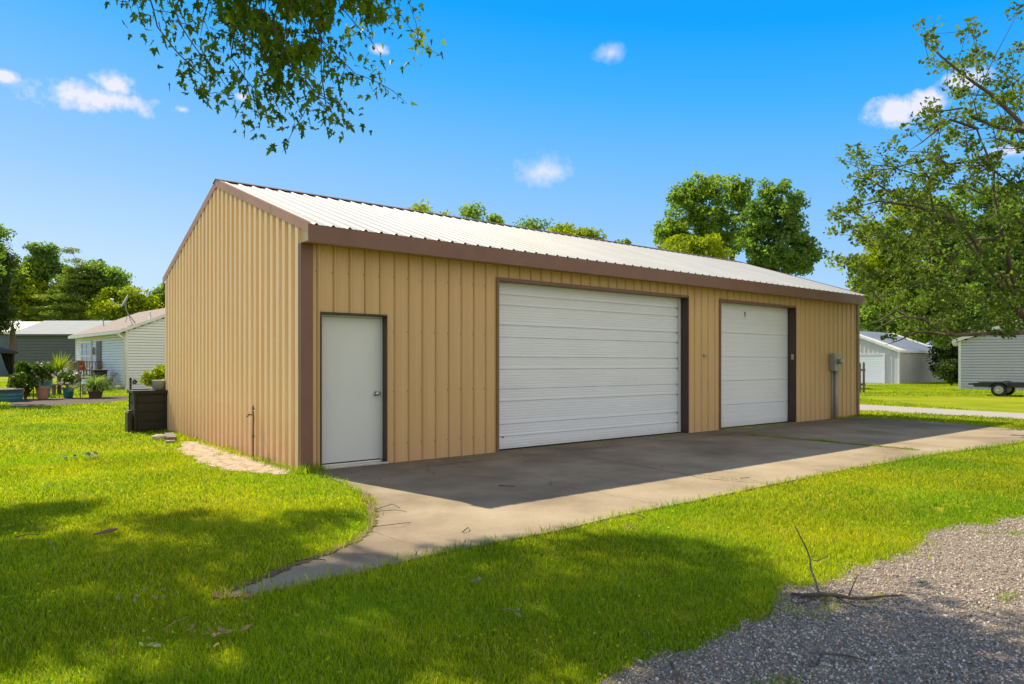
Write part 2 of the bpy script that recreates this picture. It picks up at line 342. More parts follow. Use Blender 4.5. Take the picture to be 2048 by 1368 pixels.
def blade_mat():
    straw = (.52, .44, .20)
    m = leafmat('grass_blade', (.045,.135,.002), (.49,.58,.018), .45, (1.7,1.6,.45), .55)
    nt = m.node_tree; b = nt.nodes['Principled BSDF']; b.inputs['Specular IOR Level'].default_value = .2
    cr = [x for x in nt.nodes if x.bl_idname == 'ShaderNodeValToRGB'][0]; ramp(cr, [(0, (.045,.135,.002)), (.92, (.49,.58,.018)), (.96, straw)])
    g = nd(nt, 'ShaderNodeTexCoord'); n = nd(nt, 'ShaderNodeTexNoise'); n.inputs['Scale'].default_value = .55; n.inputs['Detail'].default_value = 5; nt.links.new(g.outputs['Object'], n.inputs['Vector'])
    r = nd(nt, 'ShaderNodeValToRGB'); nt.links.new(n.outputs[0], r.inputs[0]); ramp(r, [(.38, (.70,.90,.9)), (.52, (1.0,1.0,1.0)), (.74, (1.28,1.06,1.2))])
    src = b.inputs['Base Color'].links[0].from_socket
    c = mixc(nt, 1.0, src, r.outputs[0], 'MULTIPLY'); nt.links.new(c, b.inputs['Base Color'])
    mixn = [x for x in nt.nodes if x.bl_idname == 'ShaderNodeMix' and x.outputs[2].links and x.outputs[2].links[0].to_node.bl_idname == 'ShaderNodeBsdfTranslucent'][0]
    nt.links.new(c, mixn.inputs[6])
    return m
M['blade'] = blade_mat()
M['stones'] = None
def stone_mat():
    m = bpy.data.materials.new('gravel_stones'); m.use_nodes = True; nt = m.node_tree; b = nt.nodes['Principled BSDF']; b.inputs['Roughness'].default_value = .85
    at = nd(nt, 'ShaderNodeAttribute', attribute_name='tint'); r = nd(nt, 'ShaderNodeValToRGB'); nt.links.new(at.outputs['Fac'], r.inputs[0])
    ramp(r, [(0, (.10,.08,.065)), (.25, (.27,.225,.19)), (.55, (.45,.39,.345)), (.8, (.54,.49,.45)), (.93, (.74,.68,.62)), (1, (.45,.27,.18))])
    nt.links.new(r.outputs[0], b.inputs['Base Color']); return m
M['stones'] = stone_mat()
M['leaf_maple'] = leafmat('maple_leaf', (.03,.07,.006), (.12,.18,.010), .50, (2.2,2.2,.55))
M['leaf_right'] = leafmat('grey_green_leaf', (.055,.105,.018), (.17,.24,.05), .42, (1.6,1.6,.6))
M['leaf_mid'] = leafmat('mid_green_leaf', (.085,.17,.035), (.30,.42,.085), .52, (1.6,1.6,.5))
M['leaf_dark'] = leafmat('deep_green_leaf', (.07,.145,.04), (.24,.36,.085), .5, (1.5,1.6,.6))
M['leaf_lime'] = leafmat('lime_leaf', (.14,.22,.010), (.38,.45,.022), .45, (1.5,1.5,.4))
M['leaf_pine'] = leafmat('conifer_needles', (.09,.14,.025), (.27,.34,.065), .42, (1.4,1.5,.6))
M['leaf_shade'] = leafmat('dark_needles', (.022,.045,.014), (.085,.13,.03), .30, (1.5,1.6,.6))
M['leaf_pot'] = leafmat('glossy_garden_leaf', (.035,.09,.012), (.15,.25,.03), .35, (1.5,1.5,.5), .4)

# ---------------------------------------------------------------- setting: ground sheets
def sheet(name, pts, z, m, parent=None, grid=None):
    mb = MB(); mb.poly([(p[0], p[1], z) for p in pts]); o = mb.build(name, m); tag(o, kind='structure'); return o
g = MB(); g.poly([(-1500,-600,0),(1500,-600,0),(1500,2000,0),(-1500,2000,0)])
tag(g.build('ground', M['lawn']), kind='structure')

def wpts(L, z=0): return [tuple(W(a, b, z)[:2]) for a, b in L]
DRIVE_PX = [(622,948),(660,958),(697,973),(728,990),(742,1012),(745,1035),(738,1060),(712,1085),(660,1108),(600,1130),(540,1153),(480,1178),(428,1199),
            (500,1196),(600,1172),(700,1152),(800,1128),(900,1106),(1000,1086),(1110,1066),(1240,1034),(1400,1002),(1560,968),(1700,940),(1860,912),(2048,886),(2200,868),(2048,861),(1990,856),(1900,847),(1800,840),(1722,836.5)]
drive = wpts(DRIVE_PX) + [tuple(Bw(15.3,.12)[:2]), tuple(Bw(0.05,.12)[:2])]
# slab as its own local frame of the building, so that stains and painted shade follow the wall
dm = MB(); loc = []
for x, y in drive:
    dx, dy = x-BX, y-BY; loc.append((dx*CT+dy*ST, -dx*ST+dy*CT))
dm.prism([(a, b, .0) for a, b in loc], (0,0,.016))
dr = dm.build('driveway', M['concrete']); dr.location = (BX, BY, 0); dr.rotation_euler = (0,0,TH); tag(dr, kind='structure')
# joints: dark sunk lines read as thin sheets of dirt
jm = MB()
def strip(mb, a, b, w, z, seg=14, jit=.012):
    a, b = Vector(a), Vector(b); d = (b-a); nrm_ = Vector((-d.y, d.x)).normalized(); pl = []; pr = []
    for i in range(seg+1):
        p = a + d*(i/seg); ww = w*(.6+.8*random.random())/2; o = random.uniform(-jit, jit)
        pl.append((p.x+nrm_.x*(ww+o), p.y+nrm_.y*(ww+o), z)); pr.append((p.x-nrm_.x*(ww-o), p.y-nrm_.y*(ww-o), z))
    for i in range(seg): mb.poly([pr[i], pr[i+1], pl[i+1], pl[i]])
strip(jm, (1.6,-.60), (15.2,-.66), .018, .0195, 40, .006)
strip(jm, (8.75,-.45), (8.62,-4.05), .05, .0195, 24, .02)
strip(jm, (4.0,-.60), (3.6,-3.6), .010, .0195, 30, .03)
strip(jm, (3.6,-3.6), (3.9,-4.5), .012, .0195, 10, .02)
j = jm.build('joint_dirt', M['mulch']); j.location = (BX, BY, 0); j.rotation_euler = (0,0,TH); tag(j, kind='structure')

def rough(P, amp, step=.12, seed=0):
    out = []
    for i in range(len(P)):
        a, b = np.array(P[i][:2], float), np.array(P[(i+1) % len(P)][:2], float); n_ = max(1, min(160, int(np.linalg.norm(b-a)/step)))
        q = a+(b-a)*(np.arange(n_)/n_)[:,None]
        o = np.stack([vnoise(q, .55, seed+1)-.5, vnoise(q, .5, seed+2)-.5], 1)*amp*1.6+np.stack([vnoise(q, .17, seed+3)-.5, vnoise(q, .15, seed+4)-.5], 1)*amp*.9+rng.normal(0, amp*.07, (n_, 2))
        out += [tuple(v) for v in q+o]
    return out
em = MB()
for k in range(3, 13): strip(em, drive[k], drive[k+1], .085, .0200+.0002*k, 16, .02)
tag(em.build('edge_soil', M['edge_soil']), kind='structure')
GRAVEL_PX = [(1120,1410),(1205,1350),(1300,1292),(1400,1265),(1490,1238),(1540,1225),(1600,1190),(1680,1165),(1740,1130),(1820,1105),(1870,1080),(1930,1060),(1990,1040),(2048,1026),(2200,995)]
_ge = [W(a, b) for a, b in GRAVEL_PX]; _gx0 = [v.x for v in _ge]+[9.5, 14]; _gy0 = [v.y for v in _ge]+[_ge[-1].y+2.0, _ge[-1].y+2.4]
gxs = np.arange(-.2, 14, .035); q1 = np.stack([gxs, gxs*0], 1)
gys = np.interp(gxs, _gx0, _gy0)+(vnoise(q1, .62, 61)-.5)*.42+(vnoise(q1, .21, 62)-.5)*.20+(vnoise(q1, .07, 63)-.5)*.09; gys[gxs < .05] = np.minimum(gys[gxs < .05], 2.9)
gm = MB()
for k in range(len(gxs)-1): gm.poly([(gxs[k], -3, .008), (gxs[k+1], -3, .008), (gxs[k+1], gys[k+1], .008), (gxs[k], gys[k], .008)])
tag(gm.build('gravel_road', M['gravelbed']), kind='structure')
def gravel_d(P): return np.interp(P[:,0], gxs, gys, left=-9, right=30)-P[:,1]      # metres inside the gravel edge
far_l, far_r = W(1715,808.6), W(2048,827); nr_l, nr_r = W(1715,820.5), W(2048,838.5)
d1 = far_l-far_r; d2 = nr_l-nr_r
sheet('road', [(far_l+d1*3)[:2], (far_r-d1*1.6)[:2], (nr_r-d2*1.6)[:2], (nr_l+d2*3)[:2]], .006, M['farroad'])
DIRT_PX = [(352,889),(372,884),(420,884),(470,895),(520,915),(575,935),(602,946),(560,948),(500,946),(440,944),(415,930),(385,918),(356,905)]
dirt = rough(wpts(DIRT_PX), .12, .08, 70); sheet('bare_dirt', dirt, .007, M['dirt'])
MULCH_PX = [(20,799),(80,797),(170,795),(250,792),(262,799),(220,805),(150,809),(80,813),(20,815)]
mulch = rough(wpts(MULCH_PX), .25, .2, 80); sheet('mulch_bed', mulch, .007, M['mulch'])
sheet('shed_apron', wpts([(1700,772),(1796,768.5),(1795,766),(1700,766)]), .01, M['farroad'])

# ---------------------------------------------------------------- grass
def rotmats(n):
    q = rng.normal(size=(n, 4)); q /= np.linalg.norm(q, axis=1)[:,None]; w, x, y, z = q.T
    return np.stack([1-2*(y*y+z*z), 2*(x*y-z*w), 2*(x*z+y*w), 2*(x*y+z*w), 1-2*(x*x+z*z), 2*(y*z-x*w), 2*(x*z-y*w), 2*(y*z+x*w), 1-2*(x*x+y*y)], 1).reshape(n, 3, 3)
def leaf_quads(C, size, aspect=.62, bend=.15):
    n = len(C); s = size*rng.uniform(.65, 1.35, n); base_ = np.array([(0,-.5,0), (aspect/2,0,bend), (0,.5,0), (-aspect/2,0,bend)])
    V = np.einsum('nij,kj->nki', rotmats(n), base_)*s[:,None,None]+C[:,None,:]
    return V.reshape(-1, 3), np.arange(n*4).reshape(n, 4)
road_poly = [tuple((far_l+d1*3)[:2]), tuple((far_r-d1*1.6)[:2]), tuple((nr_r-d2*1.6)[:2]), tuple((nr_l+d2*3)[:2])]
bld_poly = [tuple(Bw(-.03,-.04)[:2]), tuple(Bw(15.3,-.04)[:2]), tuple(Bw(15.3,7.3)[:2]), tuple(Bw(-.03,7.3)[:2])]
def scatter(y0, y1, dens, xpad=.6):
    xm = y1*.7325+xpad; n = int(dens*(y1-y0)*2*xm); P = np.stack([rng.uniform(-xm, xm, n), rng.uniform(y0, y1, n)], 1)
    return P[np.abs(P[:,0]) < P[:,1]*.74+xpad]
def grass_keep(P):
    J = P + (np.stack([vnoise(P, .16, 1), vnoise(P, .13, 2)], 1)-.5)*.16 + (np.stack([vnoise(P, .05, 3), vnoise(P, .05, 4)], 1)-.5)*.06
    keep = ~inpoly(J, drive) & ~inpoly(J, road_poly) & ~inpoly(P, bld_poly)
    J2 = P + (np.stack([vnoise(P, .22, 5), vnoise(P, .2, 6)], 1)-.5)*.30
    gd = gravel_d(P); tuft = (vnoise(P, .30, 9)*.65+vnoise(P, .10, 10)*.35) > .66+.10*np.clip(gd, 0, 2)
    keep &= (gd < rng.exponential(.045, len(P))-.01) | (tuft & (gd < 1.3) & (rng.random(len(P)) < .5))
    keep &= ~(inpoly(J2, dirt) & ~(vnoise(P, .25, 8) > .8)) & ~inpoly(J, mulch)
    keep &= (vnoise(P, .5, 12)*.6+vnoise(P, .12, 13)*.4) > .14
    return keep
def blades(P, h, w, lean=1.0):
    n = len(P); hh = h*rng.uniform(.55, 1.25, n)*(.7+.6*vnoise(P, .35, 21)); ww = w*rng.uniform(.7, 1.3, n)
    a = rng.uniform(0, 2*math.pi, n); b = rng.uniform(0, 2*math.pi, n); le = rng.uniform(.1, lean, n)
    dx, dy = np.cos(a)*ww/2, np.sin(a)*ww/2; lx, ly = np.cos(b)*le*hh, np.sin(b)*le*hh
    z = np.zeros(n); V = np.empty((n, 5, 3))
    V[:,0] = np.stack([P[:,0]-dx, P[:,1]-dy, z], 1); V[:,1] = np.stack([P[:,0]+dx, P[:,1]+dy, z], 1)
    V[:,2] = np.stack([P[:,0]+dx*.8+lx*.35, P[:,1]+dy*.8+ly*.35, hh*.6], 1); V[:,3] = np.stack([P[:,0]-dx*.8+lx*.35, P[:,1]-dy*.8+ly*.35, hh*.6], 1)
    V[:,4] = np.stack([P[:,0]+lx, P[:,1]+ly, hh], 1)
    i = (np.arange(n)*5)[:,None]; F = np.concatenate([i+[0,1,2], i+[0,2,3], i+[3,2,4]], 1).reshape(-1, 3)
    t = np.clip(rng.normal(.47, .24, n)+(vnoise(P, 1.1, 31)-.5)*.35, 0, .9); t[rng.random(n) < .035] = 1.0; return V.reshape(-1, 3), F, np.repeat(t, 3)
parts_g = []
for y0, y1, dens, h, w in ((2.6, 4.6, 9500, .033, .0036), (4.6, 7.0, 6500, .034, .0046), (7.0, 11.0, 2900, .036, .0066), (11.0, 18.0, 700, .040, .012), (18.0, 30.0, 260, .05, .02), (30, 54, 190, .045, .022)):
    P = scatter(y0, y1, dens); P = P[grass_keep(P)]; parts_g.append(blades(P, h, w))
# taller untrimmed fringe along slab and wall edges, weeds in the joints
def along(a, b, n, sd_): 
    t = rng.random((n, 1)); return np.array(a)[:2]*(1-t)+np.array(b)[:2]*t+rng.normal(0, sd_, (n, 2))
for k in range(len(DRIVE_PX)-1):
    a, b = drive[k], drive[k+1]; L = math.dist(a, b); P = along(a, b, int(L*170), .035); parts_g.append(blades(P, .07, .005, .9))
parts_g.append(blades(along(Bw(-.08,0), Bw(-.08,7.2), 1500, .05), .08, .006, .9))
parts_g.append(blades(along(Bw(-.1,-.12), Bw(.22,-.12), 300, .06), .13, .006, .7))
_j = blades(along(Bw(8.70,-.9), Bw(8.60,-4.0), 4200, .05), .04, .006, 1.2); parts_g.append((_j[0], _j[1], np.where(rng.random(len(_j[2])) < .12, 1.0, rng.uniform(.0, .55, len(_j[2])))))
_j = blades(along(Bw(3.68,-2.9), Bw(3.9,-4.3), 500, .03), .03, .004, 1.2); parts_g.append((_j[0], _j[1], np.where(rng.random(len(_j[2])) < .2, 1.0, rng.uniform(.0, .6, len(_j[2])))))
parts_g.append(blades(along(Bw(9.1,-.12), Bw(12,-.16), 500, .05), .045, .006, .9))
_j = blades(along(Bw(3.2,-.16), Bw(7.9,-.18), 900, .06), .03, .005, 1.3); parts_g.append((_j[0], _j[1], np.where(rng.random(len(_j[2])) < .2, 1.0, rng.uniform(.0, .6, len(_j[2])))))
parts_g.append(blades(along(Bw(13.7,-.06), Bw(15.25,-.1), 500, .05), .07, .008, .9))
for y0, y1, dens, sz in ((2.6, 5.5, 210, .017), (5.5, 11, 70, .024)):
    P = scatter(y0, y1, dens); P = P[grass_keep(P) & (vnoise(P, .6, 77) > .45)]; n = len(P); C3 = np.stack([P[:,0], P[:,1], rng.uniform(.018, .038, n)], 1)
    V, F = leaf_quads(C3, sz, .8); F3 = np.concatenate([F[:,[0,1,2]], F[:,[0,2,3]]]); parts_g.append((V, F3, np.tile(rng.uniform(.3, .9, n), 2)))
_dp = wpts(DIRT_PX); P = np.stack([rng.uniform(min(a for a, b in _dp), max(a for a, b in _dp), 2600), rng.uniform(min(b for a, b in _dp), max(b for a, b in _dp), 2600)], 1)
P = P[inpoly(P, _dp)]; P = P[vnoise(P, .22, 91) > .5]; _j = blades(P, .022, .006, 2.4); parts_g.append((_j[0], _j[1], rng.uniform(.85, 1.0, len(_j[2]))))
Vs, Fs, Ts = [], [], []; off = 0
for V, F, T in parts_g: Vs.append(V); Fs.append(F+off); Ts.append(T); off += len(V)
tag(np_mesh('grass', np.concatenate(Vs), np.concatenate(Fs), M['blade'], tint=np.concatenate(Ts)), kind='stuff', cat='grass', label='short bright green lawn grass around the driveway and the building')

# gravel stones near the camera
P = scatter(2.6, 9.0, 6000); P = P[gravel_d(P) > rng.normal(0, .05, len(P))]
P = P[rng.random(len(P)) < np.clip(1.25-P[:,1]*.09, .25, 1)]
ico_v = []; ph = (1+5**.5)/2
for a, b in ((-1,ph),(1,ph),(-1,-ph),(1,-ph)): ico_v.append((a,b,0))
for a, b in ((-1,ph),(1,ph),(-1,-ph),(1,-ph)): ico_v.append((0,a,b))
for a, b in ((-1,ph),(1,ph),(-1,-ph),(1,-ph)): ico_v.append((b,0,a))
ico_v = np.array(ico_v)/math.sqrt(1+ph*ph)
ico_f = np.array([(0,11,5),(0,5,1),(0,1,7),(0,7,10),(0,10,11),(1,5,9),(5,11,4),(11,10,2),(10,7,6),(7,1,8),(3,9,4),(3,4,2),(3,2,6),(3,6,8),(3,8,9),(4,9,5),(2,4,11),(6,2,10),(8,6,7),(9,8,1)])
n = len(P); s = np.clip(rng.lognormal(math.log(.0050), .38, n), .0024, .014)
V = ico_v[None]*(1+rng.normal(0, .16, (n, 12, 1)))*np.array([1, .75, .55])
V = np.einsum('nij,nkj->nki', rotmats(n), V)*s[:,None,None]; V[:,:,2] *= .8
V[:,:,0] += P[:,0,None]; V[:,:,1] += P[:,1,None]; V[:,:,2] += .008+s[:,None]*.25
F = ico_f[None]+(np.arange(n)*12)[:,None,None]
tag(np_mesh('gravel', V.reshape(-1, 3), F.reshape(-1, 3), M['stones'], tint=np.repeat(rng.random(n), 20)), kind='stuff', cat='gravel', label='loose grey and brown gravel stones on the drive')

# ---------------------------------------------------------------- garage building
garage = empty('garage_building', (BX, BY, 0), TH, 'long tan ribbed steel garage with brown trim and white metal roof', 'garage')
L, WD, ZW = 15.24, 7.24, 2.965
ZE, KS, OV = 3.165, .342, .30
def zr(y): return ZE + KS*(min(y, WD-y)+OV)
def rib_profile(x0, x1, pitch, start, depth, wb, wt_, holes, groove=0):
    xs = [x0]; r = start
    while r < x1-.03:
        for a, o in ((r-wb/2-.011, 0), (r-wb/2-.009, -groove), (r-wb/2-.003, -groove), (r-wb/2, 0), (r-wt_/2, depth), (r+wt_/2, depth), (r+wb/2, 0)) if groove else ((r-wb/2, 0), (r-wt_/2, depth), (r+wt_/2, depth), (r+wb/2, 0)):
            if a > x0+.002 and a < x1-.002: xs.append((a, o))
        # two faint stiffening beads between the ribs
        for q in (.36, .64):
            for a, o in ((-.014, 0), (-.004, depth*.16), (.004, depth*.16), (.014, 0)):
                b = r+pitch*q+a
                if x0+.002 < b < x1-.002: xs.append((b, o))
        r += pitch
    pts = [(x0, 0)]+[p for p in xs if isinstance(p, tuple)]+[(x1, 0)]
    for h in holes:
        if x0 < h < x1:
            for (a, oa), (b, ob) in zip(pts, pts[1:]):
                if a < h < b: pts.append((h, oa+(ob-oa)*(h-a)/(b-a))); break
            pts.sort(key=lambda t: t[0])
    pts.sort(key=lambda t: t[0])
    return pts
DOOR = (.25, 1.205, 2.07); BIG = (3.185, 7.975, 2.725); SML = (9.08, 12.07, 2.725)
mb = MB()
pr = rib_profile(0, L, .2286, .2185, .0215, .046, .016, [DOOR[0], DOOR[1], BIG[0], BIG[1], SML[0], SML[1]], .014)
for (a, oa), (b, ob) in zip(pr, pr[1:]):
    c = (a+b)/2; z0 = 0
    for o in (DOOR, BIG, SML):
        if o[0] < c < o[1]: z0 = o[2]
    mb.poly([(a, -oa, z0), (b, -ob, z0), (b, -ob, ZW), (a, -oa, ZW)])
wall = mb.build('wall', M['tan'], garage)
screws = MB()
for r in [x for x, o in pr if o > .017][::2]:
    for z in (.28, 1.02, 1.86, 2.62):
        if any(o[0]-.05 < r < o[1]+.05 and z < o[2]+.05 for o in (DOOR, BIG, SML)): continue
        screws.box((r-.034-.0055, -.005, z-.0055), (r-.034+.0055, -.0015, z+.0055))
screws.build('screws', M['brown_dark'], wall)['kind'] = 'stuff'
# gable wall facing left, its rib profile runs along y
mb = MB(); ys = rib_profile(-.27, WD, .2286, .1, .042, .130, .095, [0])
for (a, oa), (b, ob) in zip(ys, ys[1:]):
    lo = 0 if (a+b)/2 > 0 else ZW
    def seg(a, oa, b, ob): mb.poly([(-oa, a, lo), (-ob, b, lo), (-ob, b, zr(b)-.05), (-oa, a, zr(a)-.05)][::-1])
    if a < WD/2 < b: om = oa+(ob-oa)*(WD/2-a)/(b-a); seg(a, oa, WD/2, om); seg(WD/2, om, b, ob)
    else: seg(a, oa, b, ob)
mb.build('gable_wall', M['tan_lit'], garage)
mb = MB(); mb.poly([(L, -.02, 0), (L, WD, 0), (L, WD, zr(WD)-.05), (L, WD/2, zr(WD/2)-.05), (L, -.02, zr(0)-.05)])
mb.poly([(0, WD, 0), (0, WD, ZW), (L, WD, ZW), (L, WD, 0)]); mb.build('back_wall', M['tan'], garage)
# slab skirt under the wall panels is hidden; corner trims
def trim(pts, m='brown', name='corner_trim'):
    t = MB()
    for a, b in pts: t.box(a, b)
    return t.build(name, M[m], garage, bevel=.003)
trim([((-.034, -.031, 0), (.128, -.024, ZW-.002)), ((-.036, -.031, 0), (-.0285, .075, ZW-.002))])
trim([((L-.09, -.031, 0), (L+.036, -.024, ZW-.002)), ((L+.0285, -.031, 0), (L+.036, .09, ZW-.002))])
trim([((-.036, WD-.075, 0), (-.0285, WD+.03, ZW-.03)), ((-.034, WD+.024, 0), (.09, WD+.031, ZW-.03))])
# roof planes with ribs every nine inches
mb = MB(); x0, x1 = -.045, L+.10; rp = rib_profile(x0, x1, .2286, .06, .020, .060, .022, [])
for (a, oa), (b, ob) in zip(rp, rp[1:]):
    for y0, y1 in ((-OV, WD/2), (WD+OV-.10, WD/2)):
        q = [(a, y0, zr(y0)+oa), (b, y0, zr(y0)+ob), (b, y1, zr(y1)+ob), (a, y1, zr(y1)+oa)]
        mb.poly(q if y0 < 1 else q[::-1])
roof = mb.build('roof', M['roof'], garage)
def zl(y): return zr(y)-.012
mb = MB(); mb.prism([(x0+.004, -OV+.01, zl(-OV)), (x0+.004, WD/2, zl(WD/2)), (x0+.004, WD+OV-.11, zl(WD+OV-.11)), (x0+.004, WD+OV-.11, zl(WD+OV-.11)-.03), (x0+.004, WD/2, zl(WD/2)-.035), (x0+.004, -OV+.01, zl(-OV)-.03)], (x1-x0-.008, 0, 0))
mb.build('roof_deck', M['brown_dark'], roof)
mb = MB(); zt = zr(WD/2)
for sgn in (-1, 1):
    mb.prism([(x0-.012, WD/2, zt+.034), (x0-.012, WD/2+sgn*.16, zt+.034-KS*.16), (x0-.012, WD/2+sgn*.16, zt+.026-KS*.16), (x0-.012, WD/2, zt+.026)], (x1-x0+.02, 0, 0))
for (a, oa), (b, ob) in zip(rp, rp[1:]):                 # foam closure seen as the dark dashes under the cap
    if oa == 0 and ob == 0 and b-a > .05: mb.box((a+.005, WD/2-.158, zr(WD/2)-KS*.158+.001), (b-.005, WD/2-.148, zr(WD/2)-KS*.158+.024))
mb.build('ridge_cap', M['brown'], garage)
mb = MB(); mb.lathe((13.1, WD/2+.55, zr(WD/2)-.22), [(.09, 0), (.09, .22), (.15, .24), (.16, .30), (.10, .36), (.02, .38)], 14); mb.build('roof_vent', M['alum'], garage, smooth=True)
# rake trims in two lengths per side
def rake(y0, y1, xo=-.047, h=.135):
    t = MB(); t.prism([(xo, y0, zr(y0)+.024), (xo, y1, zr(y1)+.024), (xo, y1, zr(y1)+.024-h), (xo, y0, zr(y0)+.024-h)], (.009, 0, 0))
    t.prism([(xo+.009, y0, zr(y0)+.024), (xo+.009, y1, zr(y1)+.024), (xo+.009, y1, zr(y1)+.020), (xo+.009, y0, zr(y0)+.020)], (.05, 0, 0)); return t.build('rake_trim', M['brown_lit'], garage)
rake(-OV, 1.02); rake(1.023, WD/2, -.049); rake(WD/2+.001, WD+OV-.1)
for s_ in (0, 1):
    t = MB(); y0, y1 = ((-OV, WD/2), (WD/2+.001, WD+OV-.1))[s_]
    t.prism([(L+.095, y0, zr(y0)+.024), (L+.095, y1, zr(y1)+.024), (L+.095, y1, zr(y1)-.11), (L+.095, y0, zr(y0)-.11)], (.009, 0, 0)); t.build('rake_trim', M['brown'], garage)
t = MB(); t.box((-.05, -.309, ZW-.03), (L+.10, -.298, ZE-.004)); t.box((-.05, -.298, ZW-.030), (L+.10, -.27, ZW-.024)); t.build('fascia', M['brown'], garage, bevel=.003)
t = MB(); t.box((-.03, -.297, ZW+.002), (L+.09, -.004, ZW+.012)); t.box((-.03, -.297, ZW-.022), (L+.09, -.290, ZW+.002)); t.build('soffit', M['soffit'], garage)
t = MB(); t.box((-.03, WD+.16, ZW+.02), (L+.09, WD+.19, ZE-.05)); t.build('rear_fascia', M['brown'], garage)
# openings: trim frames, jamb returns, doors
def frame(o, w, depth, m='brown', proud=.030):
    a, b, z = o; t = MB()
    t.box((a-w, -proud, 0), (a, -.0225, z+w)); t.box((b, -proud, 0), (b+w*.35, -.0225, z+w)); t.box((a, -proud, z), (b, -.0225, z+w))
    t.box((a-.012, -.0222, 0), (a-.001, depth, z)); t.box((b+.001, -.0222, 0), (b+.012, depth, z)); t.box((a-.012, -.0222, z+.001), (b+.012, depth, z+.012))
    return t
DP = .185
df = frame(DOOR, .022, .15); df.build('door_frame', M['brown_dark'], garage)
t = MB(); t.box((DOOR[0]+.004, .115, .075), (DOOR[1]-.022, .155, DOOR[2]-.03)); dleaf = t.build('door', M['door_white'], garage, bevel=.004)
t = MB(); t.box((DOOR[1]-.020, .10, .02), (DOOR[1]-.001, .16, DOOR[2]-.004)); t.box((DOOR[0]+.004, .10, DOOR[2]-.026), (DOOR[1]-.022, .16, DOOR[2]-.004)); t.build('door_stop', M['door_white'], garage)
t = MB(); t.box((DOOR[0]-.005, -.06, .017), (DOOR[1]+.005, .16, .045)); t.box((DOOR[0]+.004, .06, .045), (DOOR[1]-.022, .112, .066)); t.build('threshold', M['alum'], garage, bevel=.004)
t = MB(); kx = DOOR[1]-.10
t.lathe((kx, .115, .99), [(.033, 0), (.033, -.008), (.014, -.012), (.013, -.035), (.026, -.045), (.030, -.060), (.022, -.072), (.004, -.075)], 16, axis='y'); t.build('handle', M['chrome'], dleaf, smooth=True)
t = MB(); t.box((DOOR[1]-.033, .111, .96), (DOOR[1]-.024, .1149, 1.02)); t.build('latch_plate', M['chrome'], dleaf)
def gdoor(o, major, minor, zb=.03):
    """horizontal ribbed sectional door profile in z"""
    a, b, zt_ = o; t = MB(); y = DP
    zs = [(zb, y)]
    for z in sorted([(m_, 1) for m_ in major]+[(m_, 0) for m_ in minor]):
        zz, k = z
        if zz < zb+.02 or zz > zt_-.02: continue
        if k: zs += [(zz-.014, y), (zz-.006, y+.020), (zz+.004, y+.020), (zz+.006, y-.004), (zz+.022, y-.002)]
        else: zs += [(zz-.010, y), (zz-.004, y+.004), (zz+.004, y+.004), (zz+.008, y)]
    zs.append((zt_, y)); zs.sort(key=lambda q: q[0])
    for (z0, y0), (z1, y1) in zip(zs, zs[1:]): t.poly([(a+.001, y0, z0), (b-.001, y0, z0), (b-.001, y1, z1), (a+.001, y1, z1)])
    d = t.build('garage_door', M['gdoor'], garage)
    s_ = MB(); s_.box((a+.002, y-.012, .017), (b-.002, y+.02, zb)); s_.build('bottom_seal', M['dark_rubber'], d); return d
maj = [.23, .43, .80, 1.0, 1.32, 1.52, 1.84, 2.04, 2.36, 2.53]
gb = gdoor(BIG, maj, [z for i in range(60) for z in [.05+.0445*i] if min(abs(z-q) for q in maj) > .028])
gb['label'] = 'wide ribbed white garage door'
maj2 = [.52, 1.04, 1.56, 2.08]
gs = gdoor(SML, maj2, [z for i in range(30) for z in [.10+.104*i] if min(abs(z-q) for q in maj2) > .04])
gs['label'] = 'narrow white garage door with worn paint at its lower left corner'
for o in (BIG, SML):
    t = frame(o, .045, .17); t.build('door_frame', M['brown'], garage)
    t = MB(); t.box((o[1]-.013, -.018, .017), (o[1]+.0005, DP-.03, o[2]-.001)); t.build('jamb', M['brown_dark'], garage)
t = MB(); t.box((BIG[1]-.075, DP-.03, .03), (BIG[1]-.014, DP-.008, BIG[2]-.002)); tr = t.build('door_track', M['door_white'], garage)
for z in maj:
    t = MB(); t.box((BIG[1]-.105, DP-.014, z-.028), (BIG[1]-.076, DP-.003, z+.012)); t.build('hinge', M['alum'], gb)
t = MB()
for (x, z, w, h) in ((.05,.18,.012,.05),(.075,.14,.02,.015),(.06,.24,.01,.03),(.10,.21,.03,.012),(.14,.225,.04,.008),(.20,.222,.03,.010),(.25,.226,.05,.007),(.32,.218,.03,.010),(.05,.09,.03,.012),(.08,.045,.04,.008)):
    t.poly([(SML[0]+x, DP-.006, z), (SML[0]+x+w, DP-.006, z+.004), (SML[0]+x+w*.9, DP-.006, z+h), (SML[0]+x+w*.2, DP-.006, z+h*.8)])
t.build('paint_chips', M['brown_dark'], gs)['kind'] = 'stuff'
t = MB(); t.box((SML[0]+.03, DP-.02, .93), (SML[0]+.13, DP-.005, .965)); t.tube([(SML[0]+.05, DP-.02, .95), (SML[0]+.05, DP-.05, .95), (SML[0]+.17, DP-.05, .94)], .008); t.box((SML[0]+.14, DP-.03, .955), (SML[0]+.19, DP-.006, .975)); t.build('latch', M['steelrust'], gs)
t = MB(); t.box((10.25, DP-.010, 2.50), (10.29, DP-.006, 2.56)); t.box((10.262, DP-.012, 2.44), (10.278, DP-.006, 2.502)); t.build('lock_plate', M['steelrust'], gs)
t = MB(); t.lathe((3.42, DP-.006, .22), [(.016, 0), (.012, -.006), (.004, -.008)], 10, axis='y'); t.build('dent_plug', M['brown_dark'], gb)
t = MB(); t.box((8.46, -.05, 1.55), (8.56, -.005, 1.60)); t.box((8.475, -.055, 1.558), (8.545, -.050, 1.592)); t.build('keypad', M['grey_box'], garage, bevel=.004)
